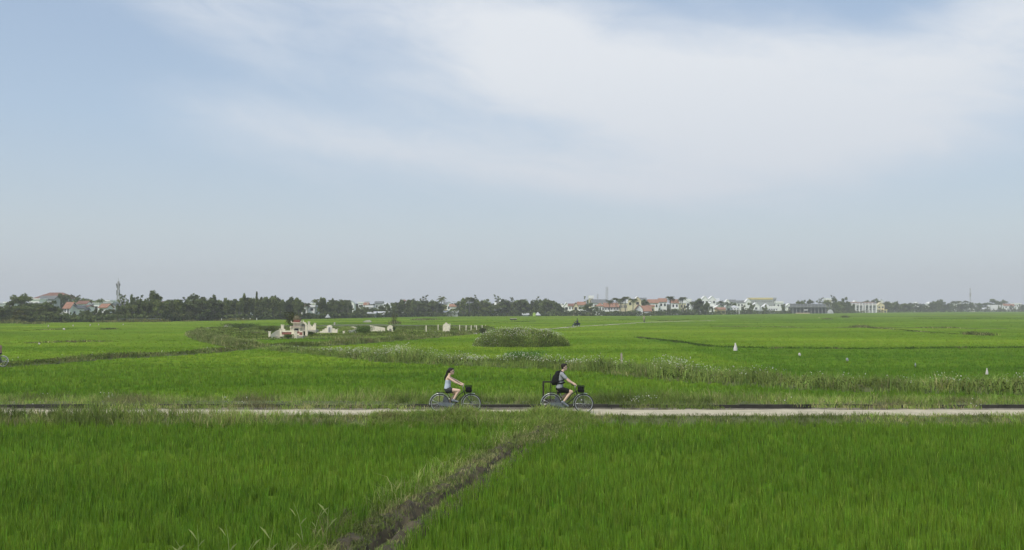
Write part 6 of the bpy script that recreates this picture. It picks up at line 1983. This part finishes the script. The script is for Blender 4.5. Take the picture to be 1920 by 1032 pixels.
H_(73, 101, 561, 555.5, 90, W_GREYW, 'gable_x', R_GREY, 'long grey roofed building below the reddish pyramid roof', 3, 1)
H_(55, 74, 562, 560, 80, W_WHITE, 'flat', W_WHITE, 'white flat roofed building left of the long grey roof')
H_(57, 73, 573, 569, 50, W_GREYW, 'gable_x', R_GREY, 'grey house between the dark trees below the white flat roof')
H_(120, 131, 578, 567.5, 28, W_WHITE, 'gable_x', R_ORANGE, 'white house with a steep orange tiled roof at left', 2, 2, bal=True)
H_(133, 145, 578, 573, 30, W_WHITE, 'gable_y', R_GREY, 'white grey roofed house touching the orange roofed house', 1, 1)
H_(136, 150, 571, 569, 80, W_GREYW, 'gable_x', R_PALE, 'pale sheet roofed house behind the orange roofed house', 0, 1)
H_(144, 162, 570, 565, 75, W_WHITE, 'gable_x', R_BROWN, 'white house with a low brown roof left of the white cube house', 2, 1)
H_(146, 155, 580, 574, 35, W_GREYW, 'gable_y', R_GREY, 'small grey gabled house right of the orange roofed house', 1, 1)
H_(155, 163, 576, 573.5, 38, W_WHITE, 'gable_x', R_BROWN, 'small white house with a reddish end wall left of the dark trees', 1, 1)
H_(163, 172, 573, 568.5, 60, W_GREYW, 'hip', R_GREY, 'grey hip roofed house left of the white cube house', 1, 1)
H_(176, 186, 569, 568, 60, W_WHITE, 'flat', W_WHITE, 'white cube house below the lone round hazy tree', 1, 1)
H_(186.5, 200, 577, 570.5, 32, W_WHITE, 'gable_x', R_ORANGE, 'white house with an orange tiled roof left of the lattice tower', 2, 1)
H_(196, 211, 568, 566, 70, W_WHITE, 'flat', R_PALE, 'stepped white building left of the lattice tower', 3, 1)
H_(200, 205, 565, 563, 78, W_WHITE, 'flat', W_WHITE, 'small white rooftop room above the stepped white building', 1, 1)
H_(207, 217, 574, 569.5, 45, W_GREYW, 'gable_y', R_GREY, 'pale gabled house partly hidden below the lattice tower', 1, 1)
H_(301, 309, 570, 566, 60, W_WHITE, 'gable_y', R_BROWN, 'pale house peeping through the row right of the lattice tower', 1, 1)
H_(315, 335, 564, 562, 120, W_GREYW, 'flat', R_GREY, 'long dark grey building above the row right of the lattice tower', 4, 1)
H_(461, 469, 565, 561.5, 120, W_WHITE, 'gable_y', R_PALE, 'white gable peeping above the long casuarina row')
H_(524, 536, 567, 563.5, 110, W_WHITE, 'gable_y', R_PALE, 'white gabled house above the right end of the casuarina row')
H_(565, 576, 574.5, 571, 14, W_WHITE, 'hip', R_BROWN, 'white house with a round window above the arch tomb', 1, 1)
H_(580, 590, 576, 572.5, 14, W_WHITE, 'flat', W_WHITE, 'white balcony house below the single palm', 1, 2, bal=True)
H_(584, 594, 571, 568.5, 60, W_WHITE, 'flat', W_WHITE, 'white rooftop behind the balcony house', 2, 1)
H_(655, 664, 569, 564.5, 120, W_WHITE, 'gable_y', R_PALE, 'white gabled house right of the palm pair', 1, 1)
H_(672, 682, 568.5, 566.5, 150, W_WHITE, 'flat', W_WHITE, 'long low white roof on the skyline above the grave slab', 2, 1)
H_(682, 690, 572, 568, 100, W_GREYW, 'gable_x', R_ORANGE, 'house with a reddish roof left of the white flat roofed house', 1, 1)
H_(686, 699, 576.5, 573, 18, W_WHITE, 'flat', W_WHITE, 'white flat roofed house with open balconies above the grave slab', 2, 2, bal=True)
H_(690, 704, 588, 585, 3, W_GREYW, 'gable_x', R_PALE, 'low pale shed under the white flat roofed house', 0, 1)
H_(703, 717, 569, 565.5, 150, W_GREYW, 'gable_x', R_GREY, 'grey roofed house on the skyline left of the bare shrub', 2, 1)
H_(717, 733, 571.5, 567, 130, W_WHITE, 'hip', R_PALE, 'wide white house with a pale hip roof above the bare shrub', 4, 1)
H_(752, 762, 565, 561.5, 140, W_GREYW, 'hip', R_BROWN, 'brown roofed house above the middle of the tree row', 2, 1)
H_(708, 720, 590, 585, 4, W_GREYW, 'gable_x', R_PALE, 'low pale shed in the trees left of the bare shrub', 0, 1)
H_(800, 807, 569, 566.5, 90, W_WHITE, 'flat', W_WHITE, 'small white house left of the slender palm', 1, 1)
H_(832, 838, 571, 567.5, 70, W_YEL, 'gable_x', R_GREY, 'small yellow topped house right of the slender palm', 1, 1)
H_(838, 846, 571, 566, 60, W_WHITE, 'gable_y', R_PALE, 'white gabled house right of the slender palm', 1, 1)
H_(843, 855, 575, 571, 40, W_WHITE, 'gable_x', R_ORANGE, 'white house with a dull orange roof right of the white gable', 2, 1)
H_(832, 858, 586, 583.5, 2, W_GREYW, 'gable_x', R_PALE, 'long low shed with a pale roof below the white gabled house', 0, 1)
H_(907, 931, 583, 580.5, 6, W_GREYW, 'gable_x', R_GREY, 'long open grey shed below the white domed roof', 3, 1)
H_(927, 941, 571, 563, 45, W_WHITE, 'dome', W_WHITE, 'bright white house with a rounded double roof', 1, 1)
H_(963, 968, 568, 565.5, 110, W_WHITE, 'flat', W_WHITE, 'tiny white roof right of the two thin pointed trees', 1, 1)
H_(980, 991, 590.5, 588, -1, W_GREYW, 'gable_x', R_PALE, 'low pale shed left of the green panel', 2, 1)
H_(1048, 1058, 575, 569.5, 45, W_WHITE, 'gable_y', W_WHITE, 'white gabled villa, left one of the white group beside the yellow gable', 1, 2)
H_(1057, 1067, 574, 567.5, 42, W_WHITE, 'gable_y', W_WHITE, 'white steep gabled villa in the middle of the white group', 1, 2)
H_(1066, 1076, 574, 570, 40, W_WHITE, 'gable_x', R_BROWN, 'white villa with a dark veranda left of the yellow gable', 2, 2, bal=True)
H_(1075, 1084, 574, 568, 14, W_CREAM, 'gable_y', R_ORANGE, 'narrow yellow gabled villa with white edges left of the big round tree', 1, 2)
H_(1083, 1098, 572, 566.5, 60, W_WHITE, 'gable_x', R_ORANGE, 'long orange roofed villa behind the big round tree', 2, 1)
H_(1105, 1112, 560, 554.5, 70, W_CREAM, 'flat', W_WHITE, 'cream stair tower with a flat cap above the big round tree', 2, 1)
H_(1110, 1138, 568, 562, 65, W_WHITE, 'gable_x', R_GREY, 'large building with a long grey roof beside the cream stair tower', 2, 1)
H_(1118, 1133, 574.5, 568, 22, W_WHITE, 'hip', R_ORANGE, 'white villa with an orange hip roof right of the big round tree', 3, 2)
H_(1133, 1160, 575.5, 568.5, 18, W_GREYW, 'gable_x', R_ORANGE, 'long villa with dark verandas and a patchy orange roof behind the palms', 5, 2, bal=True)
H_(1160, 1176, 569, 565.5, 16, W_CREAM, 'flat', W_WHITE, 'yellow villa with tall white framed windows behind the coconut palms', 4, 2)
H_(1177, 1186, 564, 558.5, 50, W_CREAM, 'gable_y', W_WHITE, 'small cream gable between two palm crowns', 1, 1)
H_(1189, 1202, 563, 556.5, 28, W_CREAM, 'gable_y', W_WHITE, 'tall cream gabled villa with one small window', 1, 1)
H_(1199, 1212, 563.5, 559, 70, W_GREYW, 'gable_x', R_GREY, 'grey roofed building behind the tall cream gable', 1, 1)
H_(1192.5, 1205, 580, 572, 4, W_WHITE, 'gable_y', R_ORANGE, 'white gabled house with a round window close to the field', 1, 1)
H_(1204, 1221, 583, 574, 6, W_WHITE, 'gable_x', R_ORANGE, 'low wing with a broad orange roof beside the round windowed house', 0, 1)
H_(1213, 1227, 575, 572.5, 18, W_YEL, 'gable_x', R_ORANGE, 'yellow walled house with a narrow orange roof behind the low wing', 2, 1)
H_(1216, 1234, 568, 562, 40, W_WHITE, 'gable_x', R_ORANGE, 'white villa with an orange roof, first right of the dark palm', 3, 2)
H_(1236, 1250, 566, 560, 36, W_WHITE, 'gable_x', R_ORANGE, 'white villa with the highest orange roof left of the standing palm', 2, 2)
H_(1259, 1272, 568, 562, 36, W_WHITE, 'gable_x', R_ORANGE, 'white villa with an orange roof between the two tall palms', 2, 2, bal=True)
H_(1275, 1286, 569, 565, 30, W_CREAM, 'flat', W_WHITE, 'cream villa right behind the right tall palm', 2, 2)
H_(1285, 1295, 566, 560.5, 48, W_WHITE, 'flat', W_WHITE, 'white block house right of the tall palms', 1, 2)
H_(1296, 1306, 569, 565, 90, W_GREYW, 'gable_x', R_GREY, 'hazy grey house right of the white block house', 2, 1)
H_(1315, 1328, 562, 555.5, 70, W_WHITE, 'gable_y', W_WHITE, 'left one of the two big white gabled houses')
H_(1328.5, 1342, 562, 555.5, 68, W_WHITE, 'gable_y', W_WHITE, 'right one of the two big white gabled houses')
H_(1326, 1342, 572, 566.5, 40, W_WHITE, 'gable_y', W_WHITE, 'low white gabled house in front of the two big white gables', 1, 1)
H_(1341, 1349, 566, 560, 80, W_WHITE, 'gable_x', R_PALE, 'white house touching the right side of the two big gables', 1, 1)
H_(1360, 1368, 567, 562, 90, W_WHITE, 'gable_y', W_WHITE, 'small white gable behind the palms of the small yellow house', 1, 1)
H_(1366, 1380, 567, 562.5, 90, W_WHITE, 'gable_x', R_GREY, 'white house with a brown roof above the white portico house', 2, 1)
H_(1341, 1357, 577, 572, 24, W_WHITE, 'gable_y', W_WHITE, 'white house behind the small yellow house', 1, 1)
H_(1343, 1360, 580.5, 577, 8, W_YEL, 'gable_x', R_ORANGE, 'small yellow house with an orange roof at the field edge', 2, 1)
H_(1362, 1370, 577, 573.5, 14, W_WHITE, 'flat', W_WHITE, 'narrow white wing left of the portico', 1, 2)
H_(1369, 1386, 577, 573, 9, W_WHITE, 'hip', R_PALE, 'white portico house with columns and an arched window', 3, 2, porch=True)
H_(1382, 1406, 568, 564, 110, W_WHITE, 'gable_x', R_GREY, 'long white building left of the long yellow topped building', 4, 2)
H_(1398, 1408, 566, 560.5, 100, W_WHITE, 'gable_y', W_WHITE, 'white gable at the left end of the long yellow topped building', 1, 1)
H_(1408, 1448, 562, 558.5, 160, W_GREYW, 'flat', W_YEL, 'long hotel block with a yellow top storey', 12, 3, name='hotel', cat='hotel')
H_(1448, 1455, 561, 558.5, 165, W_GREYW, 'flat', W_GREYW, 'grey end block of the long yellow topped hotel', 1, 3)
H_(1411, 1424, 574, 568, 60, W_WHITE, 'gable_y', W_WHITE, 'white gabled house below the left of the yellow topped hotel', 1, 1)
H_(1430, 1444, 576, 570, 55, W_WHITE, 'gable_y', W_WHITE, 'white gabled house below the middle of the yellow topped hotel', 1, 1)
H_(1440, 1458, 579, 574, 40, W_WHITE, 'flat', W_WHITE, 'white stepped building left of the square looking dark tree', 4, 2, bal=True)
H_(1456, 1468, 569, 565, 110, W_WHITE, 'flat', W_WHITE, 'white flat building between the hotel and the unfinished building', 2, 1)
H_(1418, 1428, 583, 581, 6, W_GREYW, 'flat', R_PALE, 'low pale roofed hut between two dark trees', 0, 1)
H_(1475, 1484, 573, 569.5, 70, W_WHITE, 'gable_y', W_WHITE, 'small white gable left of the unfinished building', 1, 1)
H_(1548, 1558, 563, 559.5, 60, W_CREAM, 'flat', W_WHITE, 'cream rooftop house above the right end of the unfinished building', 1, 2)
H_(1556, 1562, 566, 562, 66, W_WHITE, 'gable_y', R_PALE, 'pale gable between the cream rooftop house and the big dense trees', 1, 1)
H_(1645, 1658, 573, 567.5, 10, W_CREAM, 'gable_y', W_CREAM, 'tall yellow gabled house right of the white terraced villas', 2, 2)
H_(1656, 1662.5, 582, 580.5, 0, W_YEL, 'flat', W_YEL, 'low yellow annex at the right foot of the yellow gabled house', 1, 1)
H_(1648, 1657, 566, 561.5, 60, W_WHITE, 'gable_y', R_PALE, 'pale hazy house behind the yellow gabled house', 1, 1)
H_(1600, 1608, 568, 564, 60, W_WHITE, 'gable_y', W_WHITE, 'white gable behind the white terraced villas', 1, 1)
H_(1672, 1680, 570, 567.5, 70, W_WHITE, 'flat', W_WHITE, 'hazy white building right of the yellow gabled house', 1, 1)
H_(1716, 1722, 569.5, 567, 70, W_WHITE, 'gable_y', W_WHITE, 'small white gable in the hazy row at right', 1, 1)
H_(1738, 1748, 569.5, 566, 80, W_WHITE, 'hip', W_WHITE, 'bright white hip roof in the hazy row at right', 0, 1)
H_(1792, 1800, 570, 567, 60, W_WHITE, 'flat', W_WHITE, 'white house among the hazy palms left of the thin mast', 1, 1)
H_(1814, 1830, 573, 568.5, 60, W_GREYW, 'gable_x', R_PALE, 'pale roofed house below the thin mast', 2, 1)
H_(1821, 1828, 575, 573, 30, W_WHITE, 'flat', W_WHITE, 'small white house below the thin mast', 1, 1)
H_(1858, 1875, 579, 572, 10, W_WHITE, 'flat', W_WHITE, 'white house with open storeys in front of the dome shaped tree', 2, 2, bal=True)
H_(1842, 1858, 580, 577.5, 16, W_GREYW, 'gable_x', R_PALE, 'low hazy house left of the white open storeyed house', 3, 1)
H_(1882, 1890, 573.5, 570, 30, W_WHITE, 'gable_x', R_ORANGE, 'hazy house with an orange roof right of the dome shaped tree', 1, 1)
H_(1890, 1902, 573.5, 570.5, 32, W_WHITE, 'gable_x', R_ORANGE, 'second hazy house with an orange roof near the right edge', 2, 1)
H_(1900, 1914, 571, 568.5, 90, W_WHITE, 'flat', W_WHITE, 'hazy white building near the right edge of the picture', 3, 1)

# white terraced villas with tall frames
def villas(px0, px1, label):
    Y = YB_(1625) + 4; e = empty('terraced_villa', (XW((px0 + px1) / 2, Y), Y, -.4)); tag(e, label, 'villa')
    hw = (px1 - px0) / 2 / F * Y; s = lambda py: CAMZ + .4 + (578 - py) / F * Y
    MB().box(-hw, hw, 1.5, 9, 0, s(568)).build('wall', W_GREYW, e)
    MB().prism_x([(1, s(571)), (5, s(566.5)), (9, s(571))], -hw + .3, hw - .3).build('roof', R_BROWN, e)
    MB().box(-hw, hw, -.2, 1.48, s(572.8), s(571.2)).build('beam', W_WHITE, e)
    for k_ in range(4):
        x = -hw + .4 + (2 * hw - .8) * k_ / 3
        MB().box(x - .38, x + .38, -.3, .5, 0, s(572.85)).build('pillar', W_WHITE, e)
        MB().box(x - .15, x + .15, -.1, .2, s(571.15), s(568)).build('finial', W_WHITE, e)
    for k_ in range(3):
        x = -hw + .4 + (2 * hw - .8) * (k_ + .5) / 3
        for py in (576, 580.5):
            w = MB().box(x - .8, x + .8, 1.42, 1.497, s(py + 1.6), s(py - 1.2)).build('window', W_WHITE, e)
            MB().box(x - .65, x + .65, 1.38, 1.418, s(py + 1.3), s(py - .9)).build('pane', W_DARK, w)
villas(1597, 1618.5, 'white terraced villa with tall pillars, left one of the pair')
villas(1621, 1643.5, 'white terraced villa with tall pillars, right one of the pair')
# unfinished concrete building
Y = YB_(1520) + 2
ub = empty('unfinished_building', (XW(1521, Y), Y, -.4)); tag(ub, 'unfinished grey concrete building with open columns and no roof', 'building')
s = lambda py: CAMZ + .4 + (578 - py) / F * Y
X_ = lambda px: XW(px, Y) - XW(1521, Y)
M_UB = mat('raw_concrete', (0.26, 0.27, 0.26), .9, .15, .6)
MB().box(X_(1484), X_(1557), -1, 14, s(576.6), s(575.2)).build('floor_slab', M_UB, ub)
MB().box(X_(1486), X_(1556), 6, 6.3, 0, s(576.7)).build('back_wall', R_GREY, ub)
MB().box(X_(1488), X_(1556), 9, 9.3, s(575.1), s(570.5)).build('back_wall', R_GREY, ub)
for k_ in range(11):
    x = X_(1486.5) + (X_(1555) - X_(1486.5)) * k_ / 10
    MB().box(x - .3, x + .3, .0, .6, 0, s(576.7)).build('column', M_UB, ub)
    MB().box(x - .2, x + .2, .0, .4, s(575.1), s(569.5 + (k_ % 3) * .6)).build('column', M_UB, ub)
MB().box(X_(1507), X_(1514), -.5, -.1, s(582.3), s(580.8)).build('beam', W_WHITE, ub)
tag(MB().box(-4.5, 4.5, 0, 3, 0, .7).build('sand_heap', mat('pale_sand', (.6, .48, .34), .95, .1), loc=(XW(1506, Y - 8), Y - 8, -.3)), 'pale sand bed in front of the unfinished building', 'sand heap')
mbx = MB().ell((0, 0, 0), (2.3, 1.6, 3.1), 16, 10)
tag(mbx.build('tarp_heap', W_GREYW, loc=(XW(1556.5, Y - 5), Y - 5, -.4)), 'pale rounded tarpaulin covered heap at the right end of the unfinished building', 'heap')
# green panel, little tent shapes
def at_front(px, dY=-3): 
    Y = YB_(px) + dY; return XW(px, Y), Y
x, y = at_front(1001.5)
tag(MB().box(-.65, .65, 0, .15, 0, 1.75).prism_y([(-.65, 1.752), (.65, 1.752), (.5, 1.9), (-.4, 1.95)], 0, .15).build('green_panel', mat('lime_panel', (.36, .50, .10), .7, .1), loc=(x, y, -.4)), 'lime green panel standing at the foot of the trees', 'panel')
for px, w, h, lb in ((1008.5, 1.6, 2.2, 'grey pointed thatch shelter right of the lime green panel'), (614, 1.0, 2.0, 'pointed grey thatch hut above the horseshoe tomb')):
    x, y = at_front(px)
    e = empty('thatch_hut', (x, y, -.4)); tag(e, lb, 'hut')
    MB().tube([(0, 1, .7), (0, 1, h)], [w, .05], 10).build('roof', R_PALE if px > 900 else W_GREYW, e)
    for sx in (-.7, .7): MB().tube([(sx * w * .8, 1, 0), (sx * w * .8, 1, .9)], .06, 5).build('post', M_TRUNK, e)
# fences at the foot of the trees
def fence(px0, px1, h, label, m, rail=True, step=2.6, dY=-4, col_=None):
    Y0, Y1 = YB_(px0) + dY, YB_(px1) + dY
    x0, x1 = XW(px0, Y0), XW(px1, Y1)
    e = empty('fence', (x0, Y0, -.4)); tag(e, label, 'fence')
    n = max(2, int(math.hypot(x1 - x0, Y1 - Y0) / step))
    for i in range(n + 1):
        f = i / n
        X, Y = (x1 - x0) * f, (Y1 - Y0) * f
        MB().box(X - .08, X + .08, Y - .08, Y + .08, 0, h).build('post', m, e)
    if rail: MB().tube([(0, 0, h - .1), (x1 - x0, Y1 - Y0, h - .1)], .07, 5).build('rail', m, e)
fence(224, 302, 1.2, 'grey rail fence at the field edge right of the lattice tower', R_GREY)
fence(416, 482, .95, 'row of small white fence stakes before the long casuarina row', W_WHITE, rail=False, step=3.1, dY=-7)
# masts
def mast(px, top, Y, w0, label, kind):
    e = empty('mast', (XW(px, Y), Y, -.4)); tag(e, label, 'mast')
    H = CAMZ + .4 + (578 - top) / F * Y
    M_M = mat('mast_steel', (.45, .44, .43), .7, .1, 1)
    mb = MB(); n = int(H / (w0 * 1.6)); wt_ = w0 * .3 if kind == 'lattice' else w0 * .8
    W = lambda f: (w0 + (wt_ - w0) * f) / 2
    t = .05 * w0 + .03
    cs = ((-1, -1), (1, -1), (1, 1), (-1, 1))
    for i in range(n):
        f0, f1 = i / n, (i + 1) / n
        for j, (a, b) in enumerate(cs):
            c, d = cs[(j + 1) % 4]
            mb.tube([(a * W(f0), b * W(f0), H * f0), (a * W(f1), b * W(f1), H * f1)], t, 4)
            mb.tube([(a * W(f0), b * W(f0), H * f0), (c * W(f1), d * W(f1), H * f1)], t * .7, 4)
            mb.tube([(a * W(f1), b * W(f1), H * f1), (c * W(f1), d * W(f1), H * f1)], t * .7, 4)
    mb.build('lattice', M_M, e)
    return e, H, M_M
e, H, mm = mast(222, 528, 420, 1.5, 'tall lattice telecom tower with dish clusters at left', 'lattice')
s = lambda py: CAMZ + .4 + (578 - py) / F * 420
for py, w, h in ((534, .75, .5), (537, .5, .8), (549, .55, 1.1)):
    for sx in (-1, 1): MB().box(sx * w - .16, sx * w + .16, -.5, -.2, s(py) - h, s(py) + h).build('antenna', mat('grey_antenna', (.16, .17, .17), .7), e)
    MB().box(-w, w, -.35, .35, s(py) - .1, s(py) + .1).build('platform', mm, e)
MB().tube([(0, 0, H), (0, 0, H + 1.6)], .07, 5).build('spike', mm, e)
mast(1138, 538.5, 760, 1.7, 'tall hazy lattice mast behind the grey roof', 'straight')
e, H, mm = mast(1120.5, 551, 760, .9, 'short hazy mast beside the tall one behind the grey roof', 'straight')
e, H, mm = mast(1819.3, 540.5, 1180, 1.1, 'thin mast standing alone above the hazy trees at right', 'straight')
MB().box(-.9, .9, -.4, .4, H * .62, H * .78).build('antenna', mm, e)
# power poles
for px, top, lb in ((689.5, 564.5, 'power pole above the white flat roofed house'), (851, 565, 'power pole with a crossbar above the white gabled house')):
    Y = YB_(px) + 80; H = CAMZ + .4 + (578 - top) / F * Y
    e = empty('power_pole', (XW(px, Y), Y, -.4)); tag(e, lb, 'power pole')
    MB().tube([(0, 0, 0), (0, 0, H)], [.2, .14], 6).build('pole', W_GREYW, e)
    MB().box(-1.1, 1.1, -.08, .08, H - .45, H - .25).build('crossbar', W_GREYW, e)

# ---------------------------------------------------------------- haze
def haze():
    me = MB().box(-1720, 1720, -70, 1760, SOIL - 1.0, 62).mesh('haze')
    m = bpy.data.materials.new('haze')
    m.use_nodes = True
    nt = m.node_tree
    nt.nodes.clear()
    out = nt.nodes.new('ShaderNodeOutputMaterial')
    v = nt.nodes.new('ShaderNodeVolumePrincipled')
    v.inputs['Color'].default_value = (0.99, 1.0, 0.97, 1)
    v.inputs['Density'].default_value = 0.00040
    v.inputs['Anisotropy'].default_value = 0.0
    nt.links.new(v.outputs[0], out.inputs['Volume'])
    o = link('haze', me, m)
    tag(o, 'pale haze hanging over the whole plain', kind='stuff')
haze()
